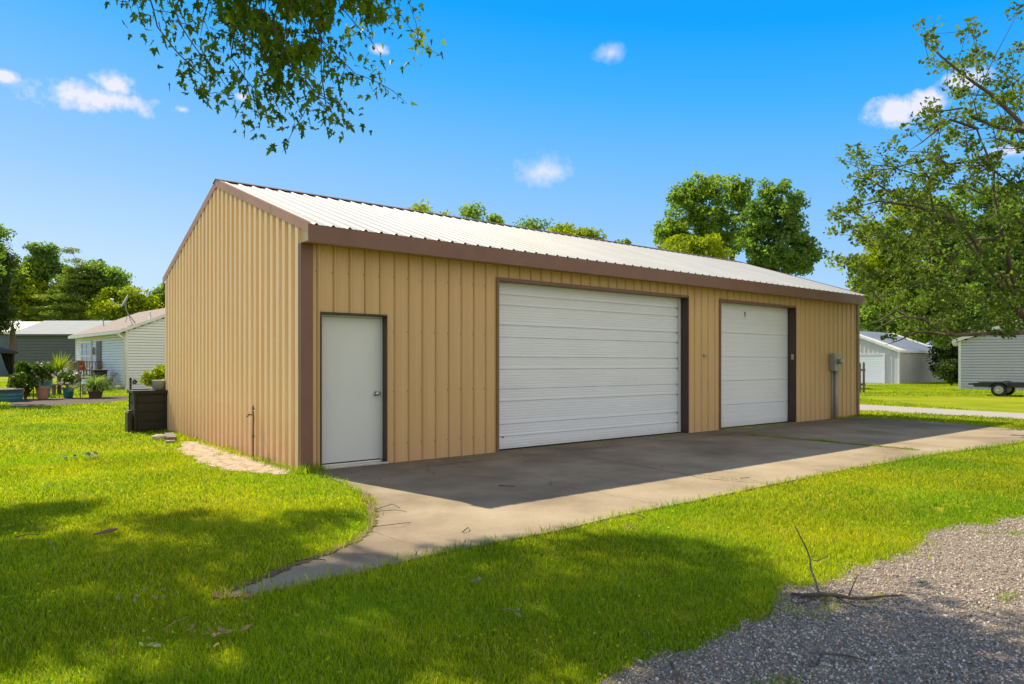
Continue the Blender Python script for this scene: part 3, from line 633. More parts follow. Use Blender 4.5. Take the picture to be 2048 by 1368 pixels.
t = MB(); t.box((11.90, -.0, 1.50), (11.905, .001, 1.505)); 
t = MB(); t.box((SML[1]-.024, .02, 1.50), (SML[1]-.0135, .09, 1.63)); t.build('switch_plate', M['plate'], garage, bevel=.004)
# electric meter box with round glass and two conduits
t = MB(); t.box((13.66, -.17, 1.22), (13.98, -.022, 1.66)); mbx = t.build('meter_box', M['grey_box'], garage, bevel=.012)
t = MB(); t.lathe((13.82, -.17, 1.46), [(.085, 0), (.085, -.03), (.075, -.03)], 22, axis='y'); t.build('meter_ring', M['alum'], mbx, smooth=False)
t = MB(); t.lathe((13.82, -.20, 1.46), [(.070, 0), (.070, -.06), (.060, -.08), (.03, -.09), (.002, -.092)], 22, axis='y'); t.build('meter_dial', M['meterglass'], mbx, smooth=True)
t = MB(); t.tube([(13.86, -.10, 1.22), (13.86, -.10, .0)], .045, 14); t.tube([(13.86, -.10, 1.20), (13.86, -.10, 1.15)], .052, 14); t.build('conduit', M['pvc'], garage, smooth=True)
t = MB(); t.tube([(13.73, -.06, 1.22), (13.73, -.06, .0)], .022, 10); t.build('conduit', M['grey_box'], garage, smooth=True)

# rusty standpipe against the gable wall
sp_ = empty('standpipe', Bw(-.09, 1.62), TH, 'thin rusty standpipe with a tap rising beside the sunlit gable wall', 'standpipe')
t = MB(); t.tube([(0,0,0), (0,.004,.30), (.004,0,.62), (0,.01,.72)], .013, 8); t.tube([(0,0,.33),(0,0,.37)], .019, 8); t.build('pipe', M['steelrust'], sp_)
t = MB(); t.tube([(0,.0,.66), (-.05,.03,.665), (-.075,.04,.63)], .012, 8); t.build('tap', M['steelrust'], sp_); t = MB(); t.lathe((0,.0,.73), [(.018,0),(.02,.02),(.008,.06),(.003,.08)], 8); t.build('valve_cap', M['steelrust'], sp_)
t = MB(); t.lathe((-.06,.035,.685), [(.004,0),(.022,.004),(.022,.012),(.004,.016)], 10); t.build('tap_wheel', M['plate'], sp_)

# board and rubble by the gable wall
t = MB(); t.beam(Bw(-.42,5.0,.055), Bw(-.30,5.75,.07), .16, .05); tag(t.build('board', M['weather'], bevel=.006), 'short weathered board lying on rubble beside the gable wall', 'board')
def rock(name, c, r, m, label, cat, group=None, sq=.5):
    V_ = ico_v*(1+rng.normal(0, .13, (12, 1)))*np.array([1.2, .8, sq])*r+np.array(c)
    o = np_mesh(name, V_, ico_f, m); b_ = o.modifiers.new('sub', 'SUBSURF'); b_.levels = 1; b_.render_levels = 1; return tag(o, label, cat, group)
rock('stone', Bw(-.55,5.35,.05), .16, M['stone'], 'round pale stone beside the weathered board', 'stone')
rock('stone', Bw(-.50,4.75,.03), .11, M['stone'], 'flat white stone in front of the weathered board', 'stone', sq=.3)

# ---------------------------------------------------------------- deck box and what stands on it
bo = Bw(-.64, 7.13); box = empty('deck_box', bo, TH, 'dark brown resin storage box at the rear corner of the tan garage', 'storage box')
t = MB(); t.box((.03,.03,.02), (.60,.57,.80)); bodyb = t.build('body', M['resin'], box)
t = MB()
for k in range(4): z = .05+k*.185; t.box((.055,.015,z), (.575,.029,z+.165)); t.box((.015,.055,z), (.029,.545,z+.165))
for cx, cy in ((.0,.0),(.57,.0),(.0,.54)): t.box((cx,cy,0), (cx+.05,cy+.05,.80))
t.build('side_panel', M['resin'], box, bevel=.006)
t = MB(); t.box((-.03,-.03,.80), (.64,.62,.86))
for k in range(8): t.box((.04+k*.075,-.036,.775), (.085+k*.075,-.0302,.845))
t.build('lid', M['resin'], box, bevel=.008)
t = MB(); t.box((-.10,.12,0), (-.005,.40,.42)); t.box((-.085,.15,.42), (-.005,.36,.45)); t.build('side_bin', M['black'], box, bevel=.01)
t = MB(); t.beam((0,0,.012), (.30,.05,.012), .14, .024); o = t.build('wood_plank', M['weather']); o.location = Bw(-.60,7.45,.860); o.rotation_euler = (0,0,TH+.1); tag(o, 'thin grey plank lying flat on the left end of the resin box', 'plank')
t = MB(); t.beam((0,0,.017), (.34,-.05,.017), .16, .034); o = t.build('wood_plank', M['stone']); o.location = Bw(-.26,7.50,.860); o.rotation_euler = (0,0,TH+.2); tag(o, 'pale thick plank beside the bucket on top of the resin box', 'plank')
t = MB(); t.lathe((0,0,0), [(.10,0),(.115,.01),(.13,.18),(.135,.20),(.12,.205),(.11,.19),(.02,.19)][::-1][::-1], 18); o = t.build('bucket', M['grey_box'], smooth=True); o.location = Bw(-.14,7.32,.895-.035); tag(o, 'upturned grey bucket on the resin box against the garage corner', 'bucket')
t = MB(); t.tube([(0,0,0), (0,0,.20)], .022, 8); t.lathe((0,0,.20), [(.026,0),(.03,.03),(.01,.06)], 8); o = t.build('dark_post', M['black']); o.location = Bw(-.62,7.62,.86); tag(o, 'short black upright rod standing on the resin box left corner', 'rod')

# ---------------------------------------------------------------- foliage tools
MAPLE = np.array([(0,-.12),(.10,0),(.34,-.10),(.26,.12),(.52,.26),(.26,.32),(.16,.34),(.20,.60),(0,1.0),(-.20,.60),(-.16,.34),(-.26,.32),(-.52,.26),(-.26,.12),(-.34,-.10),(-.10,0)])
def leaf_maple(C, size, droop=.6):
    """five-lobed leaves hanging tip down; one polygon each, slightly folded"""
    n = len(C); k = len(MAPLE); s = size*rng.uniform(.6, 1.25, n)
    a = rng.uniform(0, 2*math.pi, n); tilt = rng.normal(-1.0, .5, n); roll = rng.normal(0, .7, n)
    x = MAPLE[:,0]*.85; y = MAPLE[:,1]; z = -np.abs(x)*.35
    X = x[None]*np.cos(roll)[:,None]-z[None]*np.sin(roll)[:,None]; Z = x[None]*np.sin(roll)[:,None]+z[None]*np.cos(roll)[:,None]
    Y = y[None]*np.cos(tilt)[:,None]-Z*np.sin(tilt)[:,None]; Z2 = y[None]*np.sin(tilt)[:,None]+Z*np.cos(tilt)[:,None]
    V = np.stack([X*np.cos(a)[:,None]-Y*np.sin(a)[:,None], X*np.sin(a)[:,None]+Y*np.cos(a)[:,None], Z2], 2)*s[:,None,None]+C[:,None,:]
    # fan of quads pairs: left half and right half polygons share the midrib
    R = [0,1,2,3,4,5,6,7,8]; Lh = [8,9,10,11,12,13,14,15,0]
    i = (np.arange(n)*k)[:,None]; F = np.concatenate([i+R, i+Lh], 1).reshape(-1, 9)
    return V.reshape(-1, 3), F
class Skel:
    def __init__(s, pts):
        s.rr = {}; s.p = [Vector(pts[0])]; s.par = [-1]; s.add_path(0, pts[1:])
    def add_path(s, i, pts, rr=None):
        for k, q in enumerate(pts):
            s.p.append(Vector(q)); s.par.append(i); i = len(s.p)-1
            if rr: s.rr[i] = rr[0]+(rr[1]-rr[0])*(k/max(1, len(pts)-1))**.8
        return i
    def nearest(s, q): return min(range(len(s.p)), key=lambda k: (s.p[k]-q).length)
    def grow(s, targets, origin, jit=.12, step=1.0):
        origin = Vector(origin)
        for t in sorted(targets, key=lambda q: (Vector(q)-origin).length):
            t = Vector(t); dt = (t-origin).length
            A = np.array([tuple(v) for v in s.p]); d = np.linalg.norm(A-np.array(t), axis=1)
            far = np.linalg.norm(A-np.array(origin), axis=1) > dt*.97
            d = d+far*2.0+(A[:,2] > t.z+.5)*1.0
            i = int(np.argmin(d)); a = s.p[i]; Ln = (t-a).length
            if Ln < .05: continue
            m = max(1, int(Ln/step)); pts = []
            for k in range(1, m+1):
                f = k/m; q = a.lerp(t, f)+Vector((0,0,Ln*.10*math.sin(math.pi*f)))
                if k < m: q += Vector([random.uniform(-1,1)*jit*Ln/m for _ in range(3)])
                pts.append(q)
            s.add_path(i, pts)
    def mesh(s, name, m, parent, rtip, rexp=.5, rmax=None, nseg=6):
        n = len(s.p); cnt = [0]*n; kids = [[] for _ in range(n)]
        for i in range(n):
            if s.par[i] >= 0: kids[s.par[i]].append(i)
        for i in range(n-1, -1, -1):
            cnt[i] += 1 if not kids[i] else 0
            if s.par[i] >= 0: cnt[s.par[i]] += cnt[i]
        R = [rtip*max(1, c)**rexp for c in cnt]
        if rmax: R = [min(r, rmax) for r in R]
        R = [max(r, s.rr.get(i, 0)) for i, r in enumerate(R)]
        mb_ = MB()
        # chains: follow the thickest child, start a new tube for the others
        stack = [(0, None)]
        while stack:
            i, pre = stack.pop(); ch = [pre] if pre is not None else []; ch.append(i)
            while kids[i]:
                ks = sorted(kids[i], key=lambda k: -cnt[k])
                for k in ks[1:]: stack.append((k, i))
                i = ks[0]; ch.append(i)
            if len(ch) > 1:
                rad = [R[c] for c in ch]
                if pre is not None: rad[0] = min(R[ch[0]], R[ch[1]]*1.15)
                rad[-1] *= .5
                mb_.tube([s.p[c] for c in ch], rad, nseg, cap=False)
        return mb_.build(name, m, parent, smooth=True)
def clump_leaves(cl, per, rad, flat=.75):
    out = []; tn = []
    for c in cl:
        k = int(per*random.uniform(.6, 1.4)); r = rad*random.uniform(.7, 1.25)
        q = rng.normal(size=(k, 3)); q /= np.linalg.norm(q, axis=1)[:,None]; q *= (rng.random((k, 1))**.45)*r; q[:,2] *= flat
        out.append(q+np.array(c)); tn.append(np.clip(rng.normal(.5+random.uniform(-.25, .25), .2, k), 0, 1))
    return np.concatenate(out), np.concatenate(tn)
def tree(name, base_, top, blobs, nclump, per, rad, leaf, lm, bm='bark', label='', cat='tree', group=None, rtip=.018, shell=.45, seed=0, aspect=.62, rexp=.47, flat=.75):
    """blobs: [(centre, (rx,ry,rz))] ellipsoids that outline the crown; clumps are spread mostly near their surfaces"""
    random.seed(seed); root = empty(name, base_, 0, label, cat, group)
    bx, by, bz = base_; tgt = []
    wts = [b[1][0]*b[1][2]+b[1][0]*b[1][1] for b in blobs]
    while len(tgt) < nclump:
        c, r = random.choices(blobs, wts)[0]
        q = Vector((random.gauss(0,1), random.gauss(0,1), random.gauss(0,1))).normalized()*(random.random()**shell)*random.gauss(1,.19)
        tgt.append(Vector((c[0]-bx+q.x*r[0], c[1]-by+q.y*r[1], c[2]-bz+q.z*r[2])))
    tz = top-bz; S = Skel([(0,0,-.05), (.05,.0,tz*.2), (-.08,.05,tz*.45), (.1,-.05,tz*.7), (0,0,tz)])
    S.grow(tgt, (0,0,tz*.45), step=max(1.0, tz*.12))
    C_, T_ = clump_leaves(tgt, per, rad, flat); V, F = leaf_quads(C_, leaf, aspect)
    np_mesh('crown', V, F, M[lm], root, tint=T_); S.mesh('trunk', M[bm], root, rtip, rexp)
    return root

# ---------------------------------------------------------------- distant and middle trees
def blob(px, py, Y, rpx, rpy, dep=None):
    c = P3(px, py, Y); k = Y/FPX; return ((c.x, c.y, c.z), (rpx*k, dep or rpx*k, rpy*k))
def ground_at(px, Y): return ((px-1024)/FPX*Y, Y, 0)
BG = 'trees beyond the white house and the grey barn'
TL = [  # name, base px, Y, top py, blobs, clumps, per, rad, leaf, material, label
 ('broadleaf_tree', -10, 94, 520, [(-15,540,60,62),(20,560,40,40),(-30,600,60,50)], 70, 170, 1.6, .42, 'leaf_mid', 'leafy mid green tree farthest left behind the grey barn'),
 ('broadleaf_tree', 92, 98, 520, [(86,510,24,24),(95,545,30,30),(70,545,22,30)], 46, 150, 1.3, .42, 'leaf_dark', 'tall loose grey-green tree top rising above the others behind the barn'),
 ('broadleaf_tree', 55, 96, 560, [(45,560,40,38),(75,590,38,34),(38,610,40,30)], 70, 170, 1.5, .42, 'leaf_lime', 'yellow green tree left of the spreading evergreen'),
 ('pine_tree', 158, 93, 530, [(160,540,42,22),(150,572,58,20),(165,600,72,20),(140,625,80,18),(165,570,50,50)], 120, 150, 1.2, .40, 'leaf_pine', 'broad spreading evergreen with layered boughs behind the barn'),
 ('broadleaf_tree', 118, 99, 560, [(112,590,44,36),(130,615,60,26),(70,620,60,24)], 80, 160, 1.4, .42, 'leaf_mid', 'mid green tree filling in low behind the spreading evergreen'),
 ('broadleaf_tree', 215, 95, 545, [(205,548,34,28),(225,575,34,34),(195,570,30,40)], 60, 160, 1.4, .42, 'leaf_dark', 'dark rounded tree just right of the spreading evergreen'),
 ('broadleaf_tree', 262, 92, 600, [(250,600,42,26),(285,612,38,22),(225,615,40,24),(255,630,60,24)], 80, 160, 1.4, .40, 'leaf_lime', 'low bright lime tree behind the satellite dish'),
 ('broadleaf_tree', 335, 96, 590, [(325,590,20,22),(345,605,30,30),(310,615,28,18)], 40, 160, 1.2, .38, 'leaf_mid', 'small green tree at the rear corner of the tan garage'),
]
for i, (nm, bpx, Y, tpy, bl, nc, per, rd, lf, lm, lab) in enumerate(TL):
    B_ = [blob(a, b, Y, c, d, min(5, c*Y/FPX)) for a, b, c, d in bl]
    tree(nm, ground_at(bpx, Y), P3(bpx, tpy, Y).z, B_, nc, per, rd, lf, lm, 'bark', lab, group=BG, seed=100+i, rtip=.03, flat=.28 if nm == 'pine_tree' else .75, aspect=.3 if nm == 'pine_tree' else .62)
# drooping conifer at the left edge
tree('conifer_tree', ground_at(-45, 34), P3(-45, 440, 34).z, [blob(-22,560,34,40,80), blob(-12,620,34,34,40), blob(-35,500,34,30,50)], 90, 210, .55, .20, 'leaf_shade', 'bark', 'dark drooping conifer cut by the left edge of the picture', 'tree', seed=31, aspect=.25, rtip=.014)
tree('broadleaf_tree', ground_at(-70, 26), P3(-60, 470, 26).z, [blob(-40,470,26,48,30), blob(-80,520,26,60,60)], 50, 120, .4, .12, 'leaf_dark', 'bark', 'thin twig tips poking in at the left edge above the conifer', 'tree', seed=32, rtip=.012)

RG = 'trees standing behind the tan garage'
TR = [
 ('broadleaf_tree', 1462, 62, 400, [(1400,385,46,36),(1360,400,30,30),(1345,450,34,36),(1400,440,50,50),(1470,400,34,40),(1440,470,60,40),(1478,372,22,20),(1335,480,26,24)], 215, 70, .68, .29, 'leaf_mid', 'tall mid green tree with open crown rising left of a darker twin'),
 ('broadleaf_tree', 1535, 57, 400, [(1550,385,34,30),(1585,420,30,40),(1540,450,50,50),(1590,480,36,40),(1560,520,66,34),(1520,500,40,40),(1610,535,22,22),(1505,455,36,50),(1612,500,22,40)], 265, 70, .62, .27, 'leaf_dark', 'tall darker tree with full right flank rising beside its lighter neighbour'),
 ('broadleaf_tree', 1385, 44, 500, [(1360,500,46,20),(1410,502,44,18),(1385,520,70,20)], 60, 170, .8, .24, 'leaf_lime', 'bright lime tree top showing below the two tall trees'),
 ('broadleaf_tree', 835, 55, 440, [(835,432,34,16),(880,440,20,14)], 16, 60, .8, .26, 'leaf_lime', 'sparse pale tree tip furthest left above the ridge'),
 ('broadleaf_tree', 950, 55, 430, [(945,430,22,20),(985,445,16,12)], 18, 70, .7, .26, 'leaf_mid', 'small loose tree tip second from the left above the ridge'),
 ('broadleaf_tree', 1075, 58, 455, [(1068,450,28,16)], 14, 34, .8, .24, 'leaf_dark', 'thin half-bare twiggy tree tip above the middle of the ridge'),
 ('broadleaf_tree', 1140, 56, 470, [(1130,468,34,18),(1180,478,26,14),(1150,485,50,16)], 44, 150, .8, .26, 'leaf_lime', 'rounded yellow green tree top above the middle of the ridge'),
 ('broadleaf_tree', 1240, 58, 495, [(1226,490,14,10),(1252,492,10,14),(1240,505,30,12)], 16, 110, .5, .26, 'leaf_mid', 'tiny green tree top showing just left of the tall pair'),
]
for i, (nm, bpx, Y, tpy, bl, nc, per, rd, lf, lm, lab) in enumerate(TR):
    B_ = [blob(a, b, Y, c, d) for a, b, c, d in bl]
    tree(nm, ground_at(bpx, Y), P3(bpx, tpy, Y).z, B_, nc, per, rd, lf, lm, 'bark', lab, group=RG, seed=200+i, rtip=.028)
QG = 'trees behind the pale sheds at the right'
TQ = [
 ('broadleaf_tree', 1775, 66, 460, [(1770,470,50,60),(1745,540,60,60),(1800,540,70,70),(1755,610,70,50),(1820,430,44,44)], 260, 95, .95, .32, 'leaf_lime', 'bright green tree behind the pale shed, lit from the left'),
 ('broadleaf_tree', 1880, 62, 440, [(1880,440,60,60),(1890,520,80,80),(1850,600,80,60),(1930,620,80,50)], 280, 100, .95, .32, 'leaf_mid', 'mid green tree filling the gap between shed and white house'),
 ('broadleaf_tree', 1990, 58, 420, [(1990,440,60,70),(2000,520,80,90),(1980,610,90,60),(2060,480,80,100)], 300, 110, .95, .32, 'leaf_dark', 'dark dense tree towering behind the light grey house'),
 ('broadleaf_tree', 1740, 60, 640, [(1735,640,30,22),(1790,650,50,18),(1850,665,40,16)], 50, 170, .9, .28, 'leaf_mid', 'low leafy tree directly over the shed roof'),
]
for i, (nm, bpx, Y, tpy, bl, nc, per, rd, lf, lm, lab) in enumerate(TQ):
    B_ = [blob(a, b, Y, c, d, min(5, c*Y/FPX)) for a, b, c, d in bl]
    tree(nm, ground_at(bpx, Y), P3(bpx, tpy, Y).z, B_, nc, per, rd, lf, lm, 'bark', lab, group=QG, seed=300+i, rtip=.03)

# ---------------------------------------------------------------- overhanging maple (trunk outside the frame on the left)
mroot = empty('maple_tree', (-11.5, 8.6, 0), 0, 'large maple overhead whose leafy twigs hang into the top of the view', 'tree')
MO = Vector((-11.5, 8.6, 0)); random.seed(5)
SHADE = [[(0,1022),(180,1010),(190,1018),(120,1046),(95,1072),(150,1085),(240,1052),(340,1036),(450,1056),(560,1052),(700,1030),(715,1040),(650,1075),(560,1105),(620,1120),(700,1112),(790,1165),(900,1110),(1000,1105),(1150,1082),(1370,1058),(1470,1090),(1570,1165),(1650,1215),(1800,1250),(2048,1330),(2100,1420),(300,1420),(240,1345),(0,1330),(-300,1300),(-400,1050)]]
HOLES = [[(480,1190),(560,1180),(580,1215),(500,1225)], [(1000,1200),(1120,1190),(1140,1235),(1010,1240)], [(700,1290),(790,1280),(800,1330),(700,1335)], [(1350,1200),(1450,1195),(1460,1240),(1360,1245)], [(30,1110),(110,1105),(120,1135),(40,1140)], [(1100,1300),(1180,1295),(1190,1330),(1110,1335)],
 [(560,1210),(720,1200),(800,1230),(640,1260)], [(1180,1150),(1330,1140),(1380,1180),(1230,1200)], [(1560,1180),(1640,1190),(1720,1240),(1640,1250)],
         [(60,1175),(250,1185),(200,1235),(80,1225)], [(1640,1265),(1800,1300),(1760,1330),(1600,1290)], [(830,1260),(980,1250),(1000,1300),(850,1310)], [(380,1120),(480,1110),(500,1140),(400,1150)]]
G_ = np.stack([rng.uniform(-9, 4.6, 9000), rng.uniform(2.5, 7.4, 9000)], 1)
pxs = 1024+FPX*G_[:,0]/G_[:,1]; pys = HY+FPX*CAMH/G_[:,1]; Q_ = np.stack([pxs, pys], 1)
Q_ = Q_+(np.stack([vnoise(G_, .5, 41), vnoise(G_, .45, 42)], 1)-.5)*50
ok = inpoly(Q_, SHADE[0])
for h_ in HOLES: ok &= ~inpoly(Q_, h_)
G_ = G_[ok][:350]
cl = []
for x, y in G_:
    z = max(6.6, .824*y+3.0)+random.random()**1.4*3.0
    cl.append(Vector((x, y, 0))-SH*z-MO)
for k in range(150):                                    # rest of the crown, outside the frame
    a = random.uniform(0, 6.283); r = random.random()**.5*5.5; z = random.uniform(5.5, 11.5)
    c = Vector((-14+r*math.cos(a), 9.5+r*math.sin(a), z))
    g_ = c+SH*z; ppx = 1024+FPX*g_.x/max(g_.y, .1)
    if g_.y > 2.4 and ppx > -60 or (c.x/max(c.y, .1) > -.80): continue
    cl.append(c-MO)
TWIGS = [([(288,0),(309,22),(324,90),(362,139),(401,174),(440,206)], 7.6), ([(350,0),(369,80),(411,142),(446,180),(478,226)], 7.3), ([(427,0),(425,42),(411,106)], 7.9),
 ([(536,0),(532,80),(536,145),(556,180),(594,226),(620,258)], 7.2), ([(478,0),(485,64),(472,145),(504,193),(514,258)], 7.7), ([(627,0),(636,64),(656,113),(685,145),(717,180),(743,190),(768,200)], 7.4),
 ([(698,0),(717,42),(756,55),(800,48),(836,97),(852,129)], 8.0), ([(540,60),(562,97),(604,180),(643,219),(691,245),(707,262)], 6.9), ([(640,60),(652,113),(652,180),(665,268)], 7.0), ([(680,0),(691,48),(723,80),(755,120),(772,145)], 8.3),
 ([(259,0),(268,20),(282,38)], 8.0), ([(500,190),(514,206),(520,245),(533,272)], 7.2), ([(788,0),(825,32),(842,80)], 8.2), ([(740,0),(770,30),(800,70)], 7.7), ([(400,0),(445,60),(470,90)], 7.5), ([(560,0),(600,60),(640,120)], 7.8),
 ([(480,0),(520,100),(560,190),(590,235)], 7.5), ([(600,0),(585,80),(575,150),(640,225),(680,262)], 7.1)]
S = Skel([(0,0,-.05), (.1,.1,1.6), (-.1,.2,3.2), (.3,.1,4.6)])
lim = []
rt = S.add_path(3, [Vector((-9.6,8.6,6.0))-MO, Vector((-7.6,8.3,6.9))-MO, Vector((-5.8,8.0,7.4))-MO, Vector((-4.4,7.3,7.2))-MO, Vector((-3.2,6.9,6.5))-MO, Vector((-2.0,6.8,6.1))-MO])
leafC = []; leafT = []
for pts, Y in TWIGS:
    Y -= .9
    wp = []
    for k, (px, py) in enumerate(pts): wp.append(P3(px-10, py-34, Y+.12*k*random.uniform(-1, 1))-MO)
    up1 = P3(pts[0][0]-8, -60, Y)-MO; up2 = P3(pts[0][0]-30, -170, Y+.1)-MO
    # fine interpolation for smooth drooping
    full = [up2, up1]+wp; fine = []
    for a, b in zip(full, full[1:]):
        nseg = max(1, int((b-a).length/.18))
        for q in range(nseg): fine.append(a.lerp(b, q/nseg)+Vector([random.gauss(0, .008) for _ in range(3)]))
    fine.append(full[-1])
    i = S.nearest(fine[0]); S.add_path(i, fine)
    for q in fine[1:]:
        if random.random() < .95:
            for _ in range(random.randint(7, 14)):
                o_ = Vector((random.gauss(0, .11), random.gauss(0, .13), random.gauss(-.02, .10))); leafC.append(q+o_)
    for q in fine[3::3]:                               # side sprays
        d = Vector((random.uniform(-1, 1), random.uniform(-1, 1), random.uniform(-.9, .1))).normalized()*random.uniform(.15, .38)
        i = S.nearest(q); S.add_path(i, [q+d*.5, q+d+Vector((0,0,-.05))])
        for _ in range(random.randint(5, 12)):
            f = random.uniform(.3, 1.15); leafC.append(q+d*f+Vector((random.gauss(0, .05), random.gauss(0, .05), random.gauss(0, .05))))
DENSE = [(430,-60),(700,-60),(770,-10),(780,30),(740,50),(700,60),(650,100),(640,140),(600,160),(560,190),(540,130),(520,100),(500,60),(440,40)]
cnt_ = 0
while cnt_ < 1900:
    px, py = random.uniform(420, 790), random.uniform(-60, 165)
    if inpoly(np.array([[px, py]]), DENSE)[0] and vnoise(np.array([[px, py]]), 34, 51)[0] > .36: leafC.append(P3(px, py, random.uniform(6.1, 7.6))-MO); cnt_ += 1
for k in range(1300):                                   # foliage continuing up above the frame edge
    px, py = random.uniform(250, 860), -random.random()**1.2*230-4; leafC.append(P3(px, py, random.uniform(6.1, 7.6))-MO)
lc = np.array([tuple(q) for q in leafC]); V1, F1 = leaf_maple(lc, .080)
S.grow(cl, (.3,.1,4.0), step=1.3)
C2, T2 = clump_leaves(cl, 56, .36, .7); V2, F2 = leaf_maple(C2, .125)
t1 = np.repeat(rng.random(len(lc)), 2); t2 = np.repeat(T2, 2)
np_mesh('crown', np.concatenate([V1, V2]), np.concatenate([F1, F2+len(V1)]), M['leaf_maple'], mroot, tint=np.concatenate([t1, t2]))
S.mesh('trunk', M['bark'], mroot, .0032, .63, .34)

# ---------------------------------------------------------------- loose-crowned tree leaning in from the right edge
RO = Vector((17.8, 17.2, 0)); rroot = empty('shade_tree', RO, 0, 'open-crowned tree with bare sweeping limbs leaning in from the right edge', 'tree'); random.seed(9)
LIMBS = [([(2300,420),(2180,330),(2048,247),(1978,190),(1929,151),(1881,112),(1852,84)], 15.5), ([(2048,262),(1997,252),(1950,235),(1930,215),(1850,226)], 15.2),
 ([(2150,760),(2040,600),(2002,474),(1987,378),(1978,315),(1954,257),(1915,232)], 16.2), ([(2230,760),(2100,690),(2016,600),(1949,484),(1905,440),(1833,411),(1761,402),(1735,408)], 15.6),
 ([(2330,560),(2180,640),(2048,667),(1978,669),(1910,672),(1870,655),(1847,638),(1815,630),(1785,642),(1746,662)], 14.6), ([(1949,484),(1896,522),(1871,490),(1840,460),(1790,440)], 16.4),
 ([(1910,672),(1870,664),(1835,662),(1800,680),(1770,690)], 14.8), ([(1815,630),(1790,620),(1760,640),(1735,650)], 14.5), ([(2048,600),(1990,560),(1930,540),(1870,500),(1790,492)], 16.8),
 ([(1954,257),(1900,240),(1870,260),(1820,300)], 16.0), ([(1978,315),(1900,330),(1860,320),(1790,335),(1740,330),(1690,322)], 16.5), ([(1833,411),(1790,390),(1740,360),(1700,350)], 16.0)]
S = Skel([(0,0,-.05), (-.1,.05,.9), (0,0,1.9), (.1,-.1,3.0)]); ends = []
for li, (pts, Y) in enumerate(LIMBS):
    wp = [P3(px, py, Y+random.uniform(-.25, .25))-RO for px, py in pts]; fine = []
    for a, b in zip(wp, wp[1:]):
        nseg = max(1, int((b-a).length/.35))
        for q in range(nseg): fine.append(a.lerp(b, q/nseg)+Vector([random.gauss(0, .018) for _ in range(3)]))
    fine.append(wp[-1]); i = S.nearest(fine[0]); S.add_path(i, fine, {0:(.13,.018), 1:(.055,.010), 2:(.10,.015), 3:(.13,.015), 4:(.12,.012), 5:(.05,.01)}.get(li, (.035,.008))); ends.append(fine)
CR = [(1852,70,34),(1870,110,30),(1935,60,26),(1925,120,24),(1905,150,26),(1960,130,34),(1985,150,30),(2010,120,26),(1990,200,40),(2030,180,30),(1925,200,26),(1960,240,44),(1900,230,26),(1870,232,30),(1845,250,30),(1905,290,50),(1960,300,40),(2020,270,40),(2035,330,44),(1870,320,30),
 (1835,300,22),(1800,330,34),(1730,305,24),(1700,300,14),(1745,330,26),(1690,325,12),(1780,290,20),(1720,360,26),(1835,370,44),(1780,380,44),(1730,410,36),(1690,440,30),(1670,430,14),(1662,465,12),(1700,480,34),(1750,460,44),(1690,520,26),(1720,550,36),(1745,600,18),
 (1800,440,50),(1850,420,50),(1900,380,46),(1960,380,40),(2010,400,46),(1880,470,60),(1940,450,50),(1990,480,50),(2040,440,50),(1830,520,56),(1780,540,50),(1900,550,56),(1960,560,56),(2020,540,56),(1780,600,40),(1840,600,50),(1900,620,50),(1960,630,44),(2020,620,50),(1860,660,40),(1930,660,30),(1990,655,34),(2040,655,24),(1800,660,28),(1890,690,14),
 (2090,250,60),(2100,400,80),(2110,560,80),(2150,640,60),(2120,120,50),(2040,20,10),(2048,95,8)]
cl = []
for px, py, r in CR:
    nn = max(1, int((r/13)**2*.85)) 
    for _ in range(nn):
        a = random.uniform(0, 6.283); q = r*random.random()**.5; cl.append(P3(px+q*math.cos(a), py+q*math.sin(a), random.uniform(14.2, 18.2))-RO)
S.grow(cl, (.1,-.1,2.2), step=.7, jit=.2)
C_, T_ = clump_leaves(cl, 27, .23, .8); V, F = leaf_quads(C_, .115, .6)
np_mesh('crown', V, F, M['leaf_right'], rroot, tint=T_); S.mesh('trunk', M['bark_light'], rroot, .0065, .50, .30)

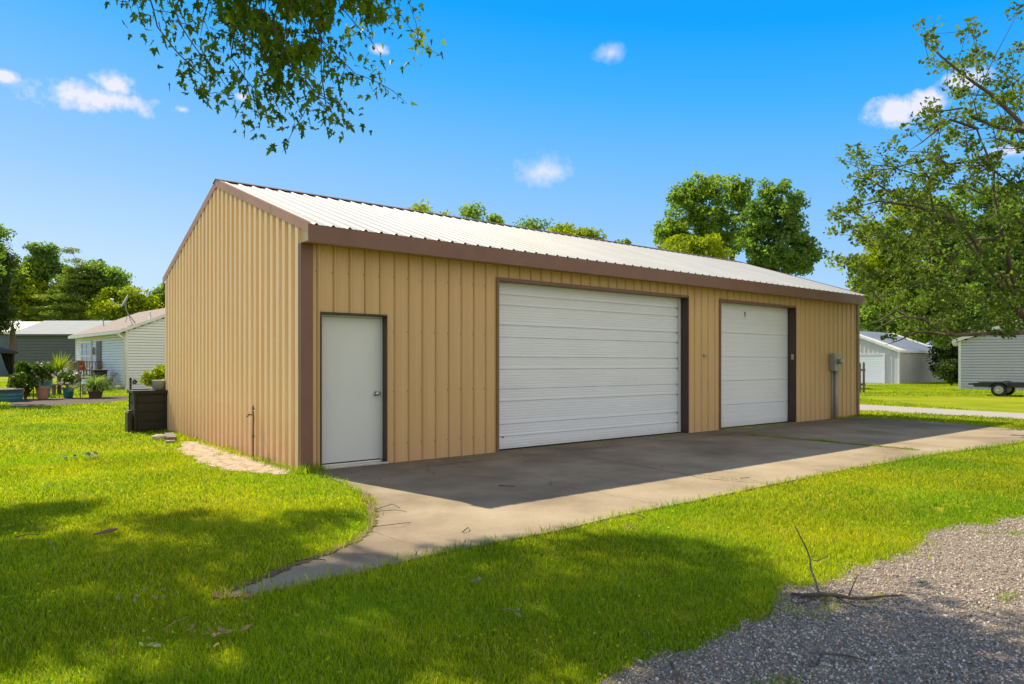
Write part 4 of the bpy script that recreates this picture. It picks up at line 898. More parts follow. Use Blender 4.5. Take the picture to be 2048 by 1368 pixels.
# ---------------------------------------------------------------- neighbouring buildings (generic gabled shell in a local frame)
def gabled(root, Wg, Ls, ze, k, wallm, roofm, trimm, style='lap', lap=.125, ov=.30, ovg=.25, sidem=None, ribp=.3):
    zt_ = ze+k*Wg/2
    def course(mb_, a, b, nrm_, z0, z1, l0, l1):
        a, b, n_ = Vector(a), Vector(b), Vector(nrm_); d = (b-a).normalized(); Lx = (b-a).length; o = n_*.026
        p, q = a+d*l0, b-d*l1
        mb_.poly([(p+o).to_tuple()[:2]+(z0,), (q+o).to_tuple()[:2]+(z0,), q.to_tuple()[:2]+(z1-.028,), p.to_tuple()[:2]+(z1-.028,)])
        g_ = n_*-.05; zc = z0+.028
        for u0, za, u1, zb_ in ((o, z0, g_, z0), (g_, z0, g_, z0-.028), (g_, z0-.028, Vector((0,0,0)), z0-.028)):
            mb_.poly([(p+u0).to_tuple()[:2]+(za,), (q+u0).to_tuple()[:2]+(za,), (q+u1).to_tuple()[:2]+(zb_,), (p+u1).to_tuple()[:2]+(zb_,)])
    sides = [((0,0,0), (Wg,0,0), (0,-1,0), True), ((Wg,Ls,0), (0,Ls,0), (0,1,0), True), ((0,Ls,0), (0,0,0), (-1,0,0), False), ((Wg,0,0), (Wg,Ls,0), (1,0,0), False)]
    for a, b, n_, gab in sides:
        mb_ = MB(); m = wallm if gab else (sidem or wallm)
        if style == 'lap':
            z = .0
            while z < (zt_ if gab else ze)-.01:
                z1 = min(z+lap, zt_ if gab else ze); ins = max(0, (z1-ze)/k) if gab else 0
                if ins < Wg/2-.05: course(mb_, a, b, n_, z, z1, ins, ins)
                z += lap
        else:
            a_, b_, nn = Vector(a), Vector(b), Vector(n_); d = (b_-a_).normalized(); Lx = (b_-a_).length
            pr_ = rib_profile(0, Lx, ribp, ribp*.5, .025, .07, .03, [Lx/2])
            def zz(t): return ze+k*min(t, Lx-t) if gab else ze
            for (t0, o0), (t1, o1) in zip(pr_, pr_[1:]):
                p, q = a_+d*t0+nn*o0, a_+d*t1+nn*o1
                mb_.poly([(p.x,p.y,0), (q.x,q.y,0), (q.x,q.y,zz(t1)), (p.x,p.y,zz(t0))])
        mb_.build('gable_wall' if gab else 'wall', M[m], root)
    for cx, cy in ((0,0),(Wg,0),(0,Ls)):
        t_ = MB(); sx_ = -1 if cx == 0 else 1; sy_ = -1 if cy == 0 else 1
        t_.box((cx+sx_*.03, cy+sy_*.03, 0), (cx-sx_*.09, cy+sy_*.017, ze)); t_.box((cx+sx_*.03, cy+sy_*.017, 0), (cx+sx_*.017, cy-sy_*.09, ze)); t_.build('corner_trim', M[trimm], root)
    t_ = MB()
    def zq(x): return ze+k*min(x, Wg-x)
    th = .05
    for s_ in (0, 1):
        xe = -ov if s_ == 0 else Wg+ov; z_e = ze-k*ov+.04; z_t = zt_+.04; xm = Wg/2
        t_.prism([(xe, -ovg, z_e), (xm, -ovg, z_t), (xm, -ovg, z_t+th), (xe, -ovg, z_e+th)], (0, Ls+2*ovg, 0))
    rf = t_.build('roof', M[roofm], root)
    t_ = MB()
    for s_ in (0, 1):
        xe = -ov if s_ == 0 else Wg+ov; z_e = ze-k*ov; 
        t_.prism([(xe, -ovg-.02, z_e+.09), (Wg/2, -ovg-.02, zt_+.09), (Wg/2, -ovg-.02, zt_-.09), (xe, -ovg-.02, z_e-.09)], (0, .018, 0))
        t_.box((xe-.012 if s_ == 0 else xe+.002, -ovg, z_e-.08), (xe-.002 if s_ == 0 else xe+.012, Ls+ovg, z_e+.07))
        t_.box((min(xe, 0 if s_ == 0 else Wg), -ovg, ze-k*ov-.07), (max(xe, 0 if s_ == 0 else Wg), Ls+ovg, ze-k*ov-.06))
    t_.build('fascia', M[trimm], root)
    return rf

# white house on the left
HC = Vector((-20.6, 37.3, 0)); ha = math.atan2(.69, .72)
house = empty('house', HC, ha, 'white lap-sided house with rosy shingle roof at the left', 'house')
rf = gabled(house, 7.4, 11.0, 3.25, .42, 'vinyl_white', 'shingle_pink', 'white_trim', lap=.15, ov=.42, ovg=.12)
t = MB(); t.tube([(-.42,-.06,2.98), (-.30,-.06,2.88), (-.06,-.05,2.72), (-.06,-.05,.2)], .045, 8); t.build('downspout', M['white_trim'], house, smooth=True)
t = MB(); t.box((-.045, 6.95, 1.05), (-.028, 9.4, 2.8)); t.box((-.09,6.95,1.05), (-.046,7.12,2.8)); t.box((-.09,9.23,1.05), (-.046,9.4,2.8)); t.box((-.09,7.12,2.66), (-.046,9.23,2.8)); t.box((-.09,7.12,1.80), (-.046,9.23,1.90)); t.box((-.09,7.12,1.05), (-.046,9.23,1.15)); wn = t.build('window', M['white_trim'], house)
t = MB(); t.box((-.060,7.12,1.15), (-.0455,9.23,2.66)); t.build('pane', M['glass'], wn)
t = MB(); t.box((-.075,8.13,1.15), (-.061,8.21,2.66)); t.box((-.075,7.12,2.26), (-.061,8.13,2.30)); t.box((-.075,8.21,2.26), (-.061,9.23,2.30)); t.build('muntin', M['white_trim'], wn)
t = MB(); t.box((-.05,4.8,.62), (-.028,5.85,2.72)); t.box((-.06,4.9,.66), (-.051,5.75,1.5)); t.build('door', M['black'], house)
t = MB(); t.lathe((-.05,6.3,2.15), [(.16,0),(.22,-.02),(.24,-.03),(.20,-.05),(.13,-.04)], 16, axis='x', cap=False); t.build('wreath', M['deck'], house)
t = MB(); t.lathe((1.55,1.2,3.25+.42*1.55), [(.16,0),(.14,.06),(.05,.08),(.05,.40),(.04,.41)], 12); t.build('vent_pipe', M['white_trim'], rf, smooth=True)
t = MB(); t.lathe((1.0,8.6,3.25+.42*1.0), [(.16,0),(.14,.05),(.03,.07),(.03,.55),(.02,.56)], 12); t.build('vent_pipe', M['grey_box'], rf, smooth=True)
hm = lambda x, y, z=0: HC+Vector((x*math.cos(ha)-y*math.sin(ha), x*math.sin(ha)+y*math.cos(ha), z))
# satellite dish standing on the roof
dsh = empty('satellite_dish', hm(.35, .9, 3.25+.42*.35+.09), 0, 'grey satellite dish on a bent mast on the rosy shingle roof', 'satellite dish')
t = MB(); t.tube([(.45,0,.05), (.05,0,.55), (-.12,0,.85), (-.15,0,1.2)], .028, 8); t.tube([(-.15,0,.15),(-.02,0,.60)], .015, 6); t.tube([(.1,.2,.1),(0,0,.62)], .015, 6); t.build('mast', M['grey_box'], dsh)
t = MB(); t.lathe((0,0,0), [(.01,.0),(.15,.015),(.28,.05),(.40,.11),(.405,.12),(.28,.065),(.15,.03),(.01,.015)], 26); dd = t.build('reflector', M['grey_box'], dsh, smooth=True); dd.location = (-.1,0,1.28); dd.rotation_euler = Vector((-.72,-.50,.42)).to_track_quat('Z', 'Y').to_euler()
t = MB(); t.tube([(-.1,0,1.1), (-.6,-.05,1.15), (-.95,-.05,1.45)], .014, 6); t.tube([(-.95,-.05,1.42), (-.78,-.05,1.40)], .05, 8); t.build('feed_arm', M['white_trim'], dsh)
# porch
porch = empty('porch_deck', hm(0, 4.7), ha, 'small timber porch with railing and steps on the white house', 'porch')
t = MB(); t.box((-1.25,0,.50), (-.04,2.6,.60)); 
for px_ in (0.05, 2.5): t.box((-1.22,px_,0), (-1.12,px_+.09,.5)); 
t.build('platform', M['deck'], porch)
for x_, y_ in ((-1.2,0),(-.12,0),(-1.2,2.5),(-2.55,0)):
    t = MB(); zb_ = 0; zt2 = 1.55 if x_ > -2 else 1.05; t.box((x_-.055,y_-.055,zb_), (x_+.055,y_+.055,zt2)); t.build('post', M['deck'], porch)
t = MB(); t.beam((-1.2,0,1.5), (-.12,0,1.5), .09, .05); t.beam((-1.2,0,.72), (-.12,0,.72), .05, .07); t.beam((-1.2,0,1.5), (-1.2,2.5,1.5), .09, .05); t.beam((-1.2,0,1.5), (-2.6,0,1.0), .09, .06)
for k in range(7): t.beam((-1.06+k*.14,0,.72), (-1.06+k*.14,0,1.48), .035, .035)
for k in range(14): t.beam((-1.2,.18+k*.17,.6), (-1.2,.18+k*.17,1.48), .035, .035)
t.build('railing', M['deck'], porch)
t = MB()
for k in range(3): t.box((-1.55-k*.34,-.02,.38-k*.17), (-1.22-k*.34,1.1,.42-k*.17))
t.build('step', M['deck'], porch)
def chair(loc_, rz, m, lab):
    r = empty('garden_chair', loc_, rz, lab, 'chair')
    t = MB(); t.box((-.27,-.25,.38), (.27,.25,.44)); t.build('seat', M[m], r, bevel=.02)
    t = MB(); t.prism([(-.27,.23,.42), (.27,.23,.42), (.25,.40,.98), (-.25,.40,.98)], (0,.04,0)); t.build('backrest', M[m], r, bevel=.02)
    for a, b in ((-.24,-.22),(.24,-.22),(-.24,.22),(.24,.22)):
        t = MB(); t.tube([(a,b,0), (a,b,.39)], .02, 6); t.build('leg', M['black'], r)
    for a in (-.27,.27): t = MB(); t.tube([(a,-.22,.42), (a,-.22,.62), (a,.26,.64)], .02, 6); t.build('armrest', M['black'], r)
    return r
chair(hm(-.65, 5.8, .60), ha+.4, 'orange', 'orange-red chair on the timber porch')
chair(hm(-2.1, 8.2, 0), ha+1.2, 'purple', 'violet garden chair on the lawn behind the porch steps')
# grill-like dark pile by the house wall
r = empty('storage_crate', hm(-.62, 2.6), ha, 'dark upright crate against the white siding near the porch', 'crate')
t = MB(); t.box((-.35,-.3,.05), (.3,.3,.98)); t.build('body', M['black'], r, bevel=.03); t = MB(); t.box((-.39,-.34,.98), (.34,.34,1.06)); t.build('lid', M['resin'], r, bevel=.02)
r = empty('garden_cart', hm(-.75, 1.3), ha, 'small black garden cart with wheels below the white siding', 'cart')
t = MB(); t.prism([(-.3,-.3,.22), (.3,-.3,.22), (.38,-.3,.55), (-.38,-.3,.55)], (0,.6,0)); t.build('tub', M['black'], r); 
for a in (-.33,.33): t = MB(); t.lathe((0,a,.16), [(.16,-.03),(.16,.03)], 14, axis='y'); t.build('wheel', M['dark_rubber'], r)
t = MB(); t.tube([(.3,-.2,.45),(.62,-.2,.85)], .018, 6); t.tube([(.3,.2,.45),(.62,.2,.85)], .018, 6); t.tube([(.62,-.2,.85),(.62,.2,.85)], .018, 6); t.build('handle', M['black'], r)
r = empty('hose_reel', hm(.40, -.03, .42), ha, 'black coiled hose hung on the gable siding of the white house', 'hose')
t = MB(); t.lathe((0,-.03,0), [(.05,0),(.10,-.03),(.115,-.06),(.10,-.09),(.05,-.10)], 16, axis='y', cap=False); t.build('hose_coil', M['dark_rubber'], r, smooth=True); t = MB(); t.tube([(0,0,.09),(0,-.03,.16)], .012, 6); t.build('bracket', M['black'], r)
rock('concrete_block', hm(-.25, .35, .13), .24, M['stone'], 'grey concrete block at the foot of the house corner', 'block', sq=.6)

# grey barn and slate barn behind
barn = empty('grey_barn', (-38.0, 70, 0), math.radians(90), 'long dark grey clapboard barn with pale roof behind the white house', 'barn')
gabled(barn, 10, 12.0, 4.35, .31, 'barn_grey', 'roof_grey', 'barn_grey', lap=.30, ov=.35, ovg=.2)
barn2 = empty('slate_barn', (-53.6, 76, 0), math.radians(90), 'slate blue steel barn at the far left behind the garden canopy', 'barn')
gabled(barn2, 10, 18.0, 4.75, .28, 'barn_blue', 'roof_white', 'white_trim', style='rib', ov=.3, ovg=.2, ribp=.9)
# pale shed on the right
d_ = Vector((.64,-.77,0)); C1 = W(1798,768); SO = C1-d_*7.2
shed = empty('metal_shed', SO, math.atan2(-.77, .64), 'pale ribbed steel shed with a roll-up door beyond the driveway', 'shed')
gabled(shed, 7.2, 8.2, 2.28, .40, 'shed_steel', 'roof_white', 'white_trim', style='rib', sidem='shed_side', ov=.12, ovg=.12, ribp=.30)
t = MB(); zz_ = .04
while zz_ < 1.98: t.poly([(2.4,-.05,zz_), (6.2,-.05,zz_), (6.2,-.044,zz_+.16), (2.4,-.044,zz_+.16)]); t.poly([(2.4,-.044,zz_+.16), (6.2,-.044,zz_+.16), (6.2,-.05,zz_+.165), (2.4,-.05,zz_+.165)]); zz_ += .165
t.build('garage_door', M['gdoor'], shed)
t = MB(); t.box((6.2,-.075,0), (6.32,-.03,2.12)); t.box((2.28,-.075,0), (2.4,-.03,2.12)); t.box((2.4,-.075,2.02), (6.2,-.03,2.12)); t.build('door_frame', M['white_trim'], shed)
# light grey sided house at the right
H2 = W(1918,778.3); h2 = empty('sided_house', H2, math.atan2(-.54, .84), 'light grey lap-sided house cut by the right edge behind the trailer', 'house')
gabled(h2, 8.6, 9.0, 2.72, .345, 'vinyl_grey', 'roof_white', 'white_trim', lap=.15, ov=.32, ovg=.25)
# wooden lattice gate scrap at the garage corner
fr = empty('picket_panel', W(1712,785), math.radians(-20), 'weathered grey picket panel standing just past the garage right corner', 'fence')
for k in range(3):
    t = MB(); x_ = k*.17; t.prism([(x_-.05,0,.0), (x_+.05,0,.0), (x_+.05,0,1.34+.04*k), (x_,0,1.42+.04*k), (x_-.05,0,1.34+.04*k)], (0,.025,0)); t.build('picket', M['weather'], fr)
for z_ in (.35, 1.05): t = MB(); t.box((-.3,.026,z_), (.42,.06,z_+.09)); t.build('rail', M['weather'], fr)

# utility trailer
TC = W(1998,793); tr_ = empty('utility_trailer', TC, math.radians(-46), 'empty black flatbed trailer with silver rims in front of the grey house', 'trailer')
for y_, zw in ((0,0),(1.55,0)):
    t = MB(); t.lathe((0,y_,.285), [(.17,-.09),(.27,-.09),(.285,-.06),(.285,.06),(.27,.09),(.17,.09)], 26, axis='y', cap=False); wh = t.build('tyre', M['dark_rubber'], tr_, smooth=False)
    t = MB(); t.lathe((0,y_,.285), [(.02,-.05),(.07,-.075),(.075,-.05),(.15,-.045),(.172,-.092),(.176,-.09),(.176,.09),(.10,.08)], 26, axis='y')
    rimo = t.build('rim', M['alum'], tr_)
t = MB(); t.tube([(0,.1,.30), (0,1.45,.30)], .03, 8); t.build('axle', M['black'], tr_)
t = MB()
for y_ in (.15,1.40): t.box((-.95,y_-.04,.40), (3.2,y_+.04,.56))
for x_ in (-.95,-.3,.6,1.5,2.4,3.15): t.box((x_-.03,.19,.48), (x_+.03,1.36,.55))
t.box((-1.25,.55,.46), (-.98,1.0,.53)); t.build('frame', M['black'], tr_)
t = MB()
for k in range(8): t.box((-.80,.22+k*.145,.562), (3.2,.35+k*.145,.592))
t.build('deck_board', M['black'], tr_)
for y_ in (-.12,1.44):
    t = MB(); pts = []
    for k in range(11): a = math.radians(15+150*k/10); pts.append((.37*math.cos(a), .36*math.sin(a)+.285))
    for (a0, b0), (a1, b1) in zip(pts, pts[1:]): t.poly([(a0,y_,b0), (a1,y_,b1), (a1,y_+.24,b1), (a0,y_+.24,b0)]); t.poly([(a0,y_,b0), (a1,y_,b1), (a1,y_,b1-.03), (a0,y_,b0-.03)])
    t.build('fender', M['black'], tr_)

# dark shrub between shed and house
def bush(name, c, r, n, leaf, lm, lab, cat='shrub', group=None, seed=0, h=None, stems=7, parent=None):
    random.seed(seed); h = h or r*1.5; root = parent or empty(name, c, 0, lab, cat, group); cl_ = []
    for _ in range(max(8, n//40)):
        q = Vector((random.gauss(0,1), random.gauss(0,1), random.gauss(0,1))).normalized()*random.random()**.4
        cl_.append(Vector((q.x*r*.8, q.y*r*.8, h*.55+q.z*h*.40)))
    C_, T_ = clump_leaves(cl_, 40, r*.33); C_[:,2] = np.maximum(C_[:,2], .03); V, F = leaf_quads(C_, leaf); np_mesh('foliage', V, F, M[lm], root, tint=T_)
    t_ = MB()
    for c_ in cl_[:stems]: t_.tube([(random.uniform(-.04,.04), random.uniform(-.04,.04), 0), c_*.55, c_], [.018, .012, .005], 5)
    t_.build('stem', M['bark'], root); return root
bush('shrub', W(1896,767), 1.35, 4200, .20, 'leaf_shade', 'dark vine-covered shrub between the pale shed and the grey house', seed=3, h=3.6)
bush('shrub', W(1903,771), 1.0, 2600, .18, 'leaf_shade', 'low dark shrub in the shade right beside the grey house corner', seed=6, h=1.7)
bush('shrub', tuple(W(1886,763)), .5, 900, .16, 'leaf_mid', 'narrow creeper climbing the right edge of the pale shed', seed=4, h=3.0)
bush('shrub', tuple(W(318,796)), .75, 1300, .17, 'leaf_lime', 'large-leaved lime hosta peeking past the garage rear corner', seed=5, h=1.3)

# ---------------------------------------------------------------- garden at the far left
def pot(loc_, r, h, m, lab, name='flower_pot', cat='pot', group='flower pots along the mulch bed'):
    t_ = MB(); t_.lathe((0,0,0), [(r*.66,0),(r*.72,.02),(r*.93,h*.80),(r*1.02,h*.82),(r*1.04,h),(r*.92,h),(r*.88,h*.85),(.01,h*.85)], 20)
    o = t_.build(name, M[m], smooth=False); o.location = loc_; return tag(o, lab, cat, group)
def flowers(root, r, h, n, seed):
    rg = np.random.default_rng(seed); C_ = rg.normal(size=(n, 3)); C_ /= np.linalg.norm(C_, axis=1)[:,None]; C_ *= np.array([r*1.0, r*1.0, h*.42]); C_[:,2] += h*.58
    V, F = leaf_quads(C_, .10, .9); np_mesh('blossom', V, F, M['flower'], root)
PG = 'potted shrubs along the mulch bed'
p = W(85,798); pot(p, .24, .50, 'terracotta_pink', 'faded pink terracotta pot under the round green shrub')
b_ = bush('potted_shrub', (p.x, p.y, .55), .47, 1500, .11, 'leaf_pot', 'round glossy shrub with white blossoms in the faded pink pot', 'plant', PG, 11, h=.95); flowers(b_, .44, .95, 40, 1)
p = W(137,796); pot(p, .22, .42, 'teal', 'deep teal glazed pot under the white flowering plant')
b_ = bush('potted_shrub', (p.x, p.y, .34), .44, 1100, .09, 'leaf_pot', 'white flowering plant in the deep teal pot', 'plant', PG, 12, h=.85); flowers(b_, .44, .85, 80, 2)
p = W(35,802); pot(p, .22, .42, 'terracotta', 'orange terracotta pot right of the teal tub')
bush('potted_shrub', (p.x, p.y, .36), .34, 700, .12, 'leaf_pot', 'low leafy plant in the orange terracotta pot', 'plant', PG, 13, h=.75)
p = W(41,797); pot(p+Vector((.1,1.3,0)), .26, .75, 'teal', 'tall teal pot behind the orange terracotta pot')
bush('potted_shrub', (p.x+.1, p.y+1.3, .65), .4, 700, .12, 'leaf_pot', 'leafy plant in the tall teal pot behind', 'plant', PG, 14, h=.6)
p = W(8,803); t = MB(); t.lathe((0,0,0), [(.55,0),(.56,.04),(.57,.12),(.56,.16),(.575,.24),(.56,.30),(.58,.40),(.60,.44),(.58,.44),(.54,.40),(.02,.38)], 26); o = t.build('round_tub', M['teal_metal']); o.location = p; tag(o, 'wide ribbed teal metal tub at the left edge', 'tub')
t = MB(); t.lathe((0,0,0), [(.02,0),(.70,0),(.72,.02),(.70,.04),(.02,.04)], 28); t.lathe((0,0,.04), [(.30,0),(.31,.02),(.02,.02)], 18); o = t.build('round_slab', M['stone']); o.location = p+Vector((-.05,-.1,.44)); tag(o, 'pale round stone slab resting on the teal tub', 'slab')
bush('leafy_plant', (p.x-.25, p.y+1.5, 0), .55, 1200, .24, 'leaf_pot', 'broad-leaved green plants behind the teal tub', 'plant', None, 15, h=1.45)
# fountain grass in a pot
def spiky(name, c, n, ln, w, m, lab, seed, arch=.9, cat='plant'):
    rg = np.random.default_rng(seed); r_ = empty(name, c, 0, lab, cat); V = []; F = []; T = []
    for k in range(n):
        a = rg.uniform(0, 6.283); el = rg.uniform(.25, 1.45); Lk = ln*rg.uniform(.7, 1.1); px_, py_, pz_ = rg.normal(0, .05), rg.normal(0, .05), 0.0; nx, ny = -math.sin(a)*w, math.cos(a)*w; i0 = len(V); e = el
        for s_ in range(6):
            ww = (1-s_/5.2)*1.0; V += [(px_-nx*ww, py_-ny*ww, pz_), (px_+nx*ww, py_+ny*ww, pz_)]
            px_ += math.cos(e)*math.cos(a)*Lk/5; py_ += math.cos(e)*math.sin(a)*Lk/5; pz_ = max(.0, pz_+math.sin(e)*Lk/5); e -= arch*.42
        tt = rg.random()
        for s_ in range(5): F.append((i0+2*s_, i0+2*s_+1, i0+2*s_+3, i0+2*s_+2)); T.append(tt)
    np_mesh('foliage', V, F, M[m], r_, tint=T); return r_
p = W(191,796); pot(p, .30, .35, 'canvas_brown', 'dark low pot hidden under the arching grass')
spiky('ornamental_grass', (p.x, p.y, .28), 620, 1.25, .016, 'leaf_mid', 'arching fountain of green ornamental grass beside the porch', 21)
c = W(44,795)+Vector((-.4, 3.0, 0))
yc = spiky('yucca_plant', (c.x, c.y, 1.0), 130, 1.05, .03, 'leaf_lime', 'spiky yucca with radiating sword leaves beside the garden canopy', 22, arch=.12); t = MB(); t.tube([(0,0,-1.0), (0,0,.1)], [.09, .07], 8); t.build('stem', M['bark'], yc)
# black wire fence posts
p0, p1 = W(67,800), W(161,798); 
for p, lab in ((p0, 'thin black garden stake left of the pink pot'), (p1, 'thin black garden stake between the teal pot and the grass')):
    t = MB(); t.tube([(0,0,0), (0,0,1.05)], .016, 6); t.lathe((0,0,1.05), [(.02,0),(.02,.03),(.004,.05)], 8); t.box((-.03,-.02,.30), (.03,-.014,.34)); o = t.build('garden_stake', M['black']); o.location = p; tag(o, lab, 'stake', 'black garden stakes along the mulch bed')
# low wooden bench behind the teal pot
r = empty('wooden_bench', W(138,789), .3, 'low brown timber bench behind the teal pot', 'bench'); t = MB(); t.box((-.75,-.2,.42), (.75,.2,.48)); t.build('seat', M['deck'], r)
for a in (-.6,.6): t = MB(); t.box((a-.04,-.16,0), (a+.04,.16,.42)); t.build('leg', M['deck'], r)
# canopy (gazebo)
gz = empty('garden_canopy', (-25.4, 31.5, 0), .25, 'dark soft-top garden canopy with hanging curtains at the left edge', 'canopy')
t = MB(); a = 2.0; ap = (0,0,2.95)
cs = [(-a,-a,1.98), (a,-a,1.98), (a,a,1.98), (-a,a,1.98)]
for k in range(4):
    p_, q_ = Vector(cs[k]), Vector(cs[(k+1)%4]); m1, m2 = p_.lerp(Vector(ap), .5)+Vector((0,0,-.12)), q_.lerp(Vector(ap), .5)+Vector((0,0,-.12))
    t.poly([p_, q_, m2, m1]); t.poly([m1, m2, ap]); t.poly([p_+Vector((0,0,-.10)), q_+Vector((0,0,-.10)), q_, p_])
t.build('roof', M['canvas_dark'], gz)
for cx, cy in ((-1.85,-1.85),(1.85,-1.85),(1.85,1.85),(-1.85,1.85)):
    t = MB(); t.tube([(cx,cy,0), (cx,cy,1.95)], .045, 8); t.build('post', M['black'], gz)
    t = MB(); pts = []
    for k in range(13): f = k/12; pts.append((cx-math.copysign(f*.55, cx), cy+.06*math.sin(k*2.1)))
    for (x0_, y0_), (x1_, y1_) in zip(pts, pts[1:]):
        for z0_, z1_, s0, s1 in ((1.9,1.2,1,.62),(1.2,.9,.62,.35),(.9,.2,.35,.55)):
            t.poly([(cx+(x0_-cx)*s0,y0_,z0_), (cx+(x1_-cx)*s0,y1_,z0_), (cx+(x1_-cx)*s1,y1_,z1_), (cx+(x0_-cx)*s1,y0_,z1_)])
    t.build('curtain', M['canvas_dark'], gz)
# folded patio umbrella
um = empty('folded_umbrella', P3(25,726.5,35)-Vector((0,0,CAMH)), 0, 'tall folded brown patio umbrella standing beside the grey barn', 'umbrella')
t = MB(); t.tube([(0,0,0), (0,0,3.45)], .025, 8); t.build('pole', M['weather'], um)
t = MB(); t.lathe((0,0,0), [(.14,1.75),(.20,2.1),(.17,2.5),(.12,2.9),(.05,3.35),(.01,3.5)], 9); t.build('canopy', M['canvas_brown'], um)

# ---------------------------------------------------------------- debris on lawn and gravel
fb = empty('fallen_branch', W(1655,1203), 0, 'dead forked branch lying across the gravel edge with upright twigs', 'branch'); O = fb.location.copy()
def gp(px, py, Y): return P3(px, py, Y)-O
Y0 = O.y
bm_ = MB()
bm_.tube([gp(1582,1187,Y0+.05), gp(1610,1191,Y0+.02), gp(1645,1188,Y0), gp(1672,1190,Y0-.02), gp(1700,1196,Y0-.03), gp(1730,1197,Y0-.03)], [.007,.012,.0135,.0125,.009,.008], 8)
bm_.tube([gp(1730,1197,Y0-.03), gp(1770,1192,Y0), gp(1812,1190,Y0+.05)], [.010,.007,.003], 6)
bm_.build('limb', M['deadwood'], fb, smooth=True)
for pts, rr in (([(1638,1188,0),(1632,1165,.1),(1622,1140,.2),(1620,1118,.25),(1612,1095,.3),(1600,1072,.3),(1589,1051,.3)], (.011,.009,.010,.008,.007,.006,.004)),
                ([(1621,1119,.25),(1635,1122,.22),(1650,1115,.2),(1660,1106,.2)], (.005,.004,.003,.002)), ([(1645,1190,0),(1651,1208,-.06),(1653,1231,-.12)], (.008,.006,.004)),
                ([(1697,1194,0),(1706,1170,.05),(1716,1149,.1)], (.006,.005,.004)), ([(1668,1192,0),(1700,1208,-.10),(1740,1222,-.18),(1772,1233,-.22)], (.008,.006,.004,.003)),
                ([(1640,1194,0),(1615,1203,-.05),(1595,1207,-.08),(1575,1199,-.02)], (.006,.005,.004,.002)), ([(1716,1187,.2),(1750,1184,.22)], (.004,.003))):
    t = MB(); t.tube([gp(a, b, Y0+c) for a, b, c in pts], [q*.72 for q in rr], 6); t.build('twig', M['deadwood'], fb, smooth=True)
for p_ in fb.children:
    for v in p_.data.vertices: v.co.z = max(v.co.z, .012)
def stick(pts, r, lab, m='deadwood', grp='fallen sticks and twigs', name='fallen_stick', z=None):
    wp = [W(px, py, 0) for px, py in pts]; o_ = wp[0].copy(); zz_ = z if z is not None else .03; t_ = MB()
    t_.tube([q-o_+Vector((0,0,zz_+(.02 if 0 < i < len(wp)-1 else 0))) for i, q in enumerate(wp)], [r*.62*(1-.5*i/len(wp)) for i in range(len(wp))], 6)
    o = t_.build(name, M[m], smooth=True); o.location = o_; return tag(o, lab, 'stick', grp)
stick([(1634,1342),(1643,1329),(1690,1331),(1733,1334)], .010, 'bent stick lying on the gravel near the bottom right')
stick([(1342,1340),(1352,1368),(1356,1385)], .012, 'pale stick cut by the bottom edge on the gravel')
stick([(1537,1245),(1545,1232),(1560,1228)], .007, 'small curved twig where gravel meets lawn')
stick([(380,1250),(350,1268),(326,1277)], .006, 'thin straw-coloured stalk in the shaded lawn', 'dryleaf', z=.045)
stick([(96,1095),(106,1110),(110,1118)], .008, 'short pale twig on the lawn at the left', 'paleleaf', z=.05)
stick([(1272,1038),(1287,1046)], .010, 'short dark stick in the sunny lawn', z=.05)
stick([(752,1023),(785,1017),(800,1021)], .006, 'thin curling twig nearest the wall on the concrete walk', z=.024)
stick([(750,1028),(790,1029),(813,1028)], .006, 'straight thin twig in the middle of the concrete walk', z=.024)
stick([(746,1059),(795,1058),(821,1050)], .006, 'long bent twig lowest on the concrete walk', z=.024)
stick([(590,1129),(625,1129),(652,1127)], .009, 'dark straight twig at the narrow end of the walk', z=.024)
stick([(998,975),(1025,980),(1030,977)], .008, 'curled twig on the shaded concrete', z=.024)
stick([(925,1070),(935,1066),(938,1062)], .008, 'tiny twig on the sunlit concrete', z=.024)
stick([(30,1087),(60,1086),(80,1082)], .007, 'dark twig deep in the shaded grass at far left', z=.05)
stick([(1480,960),(1500,959)], .006, 'small twig on the sunlit slab', z=.024)
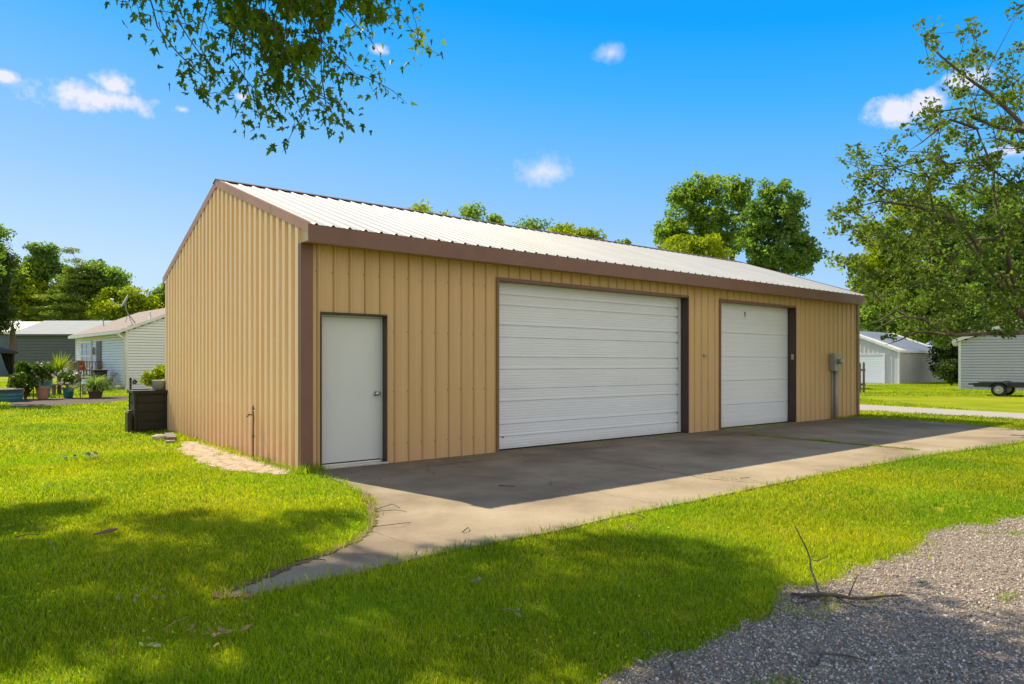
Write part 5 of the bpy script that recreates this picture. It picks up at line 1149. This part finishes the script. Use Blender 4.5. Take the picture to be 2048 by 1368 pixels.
def litter(px, py, n, size, m, lab, spread=.10, seed=0, z=.05, name='wilted_leaves', cat='leaves'):
    rg = np.random.default_rng(seed); c = W(px, py); t_ = MB()
    for k in range(n):
        a = rg.uniform(0, 6.283); b_ = rg.uniform(-.3, .9); L_ = size*rg.uniform(.6, 1.2); ox, oy = rg.normal(0, spread*.4, 2); w_ = L_*.22
        d = Vector((math.cos(a)*math.cos(b_), math.sin(a)*math.cos(b_), math.sin(b_)*.6)); s_ = Vector((-math.sin(a), math.cos(a), .3)).normalized()*w_; o_ = Vector((ox, oy, z))
        t_.poly([o_, o_+d*L_*.5+s_, o_+d*L_*.55+Vector((0,0,w_*.6))]); t_.poly([o_+d*L_*.55+Vector((0,0,w_*.6)), o_+d*L_*.5+s_, o_+d*L_]); t_.poly([o_, o_+d*L_*.55+Vector((0,0,w_*.6)), o_+d*L_*.5-s_]); t_.poly([o_+d*L_*.55+Vector((0,0,w_*.6)), o_+d*L_, o_+d*L_*.5-s_])
    o = t_.build(name, M[m]); o.location = c; return tag(o, lab, cat, 'wilted leaf sprigs on the lawn')
litter(440,1287, 11, .075, 'dryleaf', 'dried tan leaf cluster in the shaded lawn near the bottom', seed=1)
litter(392,1279, 4, .05, 'dryleaf', 'small dried leaf beside the larger tan cluster', seed=2, spread=.04)
litter(297,1310, 4, .06, 'paleleaf', 'pale curled leaf low in the shaded lawn', seed=3, spread=.05)
litter(188,918, 9, .14, 'leaf_dark' if 0 else 'paleleaf', 'wilted leafy sprig on the sunny lawn, right of its neighbour', seed=4, spread=.2)
litter(140,921, 6, .12, 'paleleaf', 'wilted leafy sprig on the sunny lawn, left of its neighbour', seed=5, spread=.18)
litter(1255,1068, 6, .06, 'dryleaf', 'yellowed leaf tuft on the lawn below the concrete', seed=6, spread=.06)
litter(1032,1240, 6, .06, 'paleleaf', 'pale wilted sprig in the middle of the shaded lawn', seed=7, spread=.06)
litter(300,1208, 8, .07, 'paleleaf', 'small green sprig in the shaded lawn left of the walk', seed=8, spread=.14)
litter(945,1178, 5, .05, 'paleleaf', 'tiny pale leaf just below the grass edge of the walk', seed=9, spread=.05)
litter(90,979, 4, .06, 'paleleaf', 'small pale leaf on the sunlit lawn at the left', seed=10, spread=.05)
t = MB(); t.prism([(-.085,-.025,-.02), (.06,-.005,0), (.09,.03,.015), (.02,.022,.012), (-.06,.012,-.01)], (0,.008,.014)); o = t.build('bark_piece', M['barkpiece'], bevel=.004); o.location = W(210,1076)+Vector((0,0,.045)); tag(o, 'reddish split piece of bark lying on the lawn', 'bark')
SC.frame_set(1)
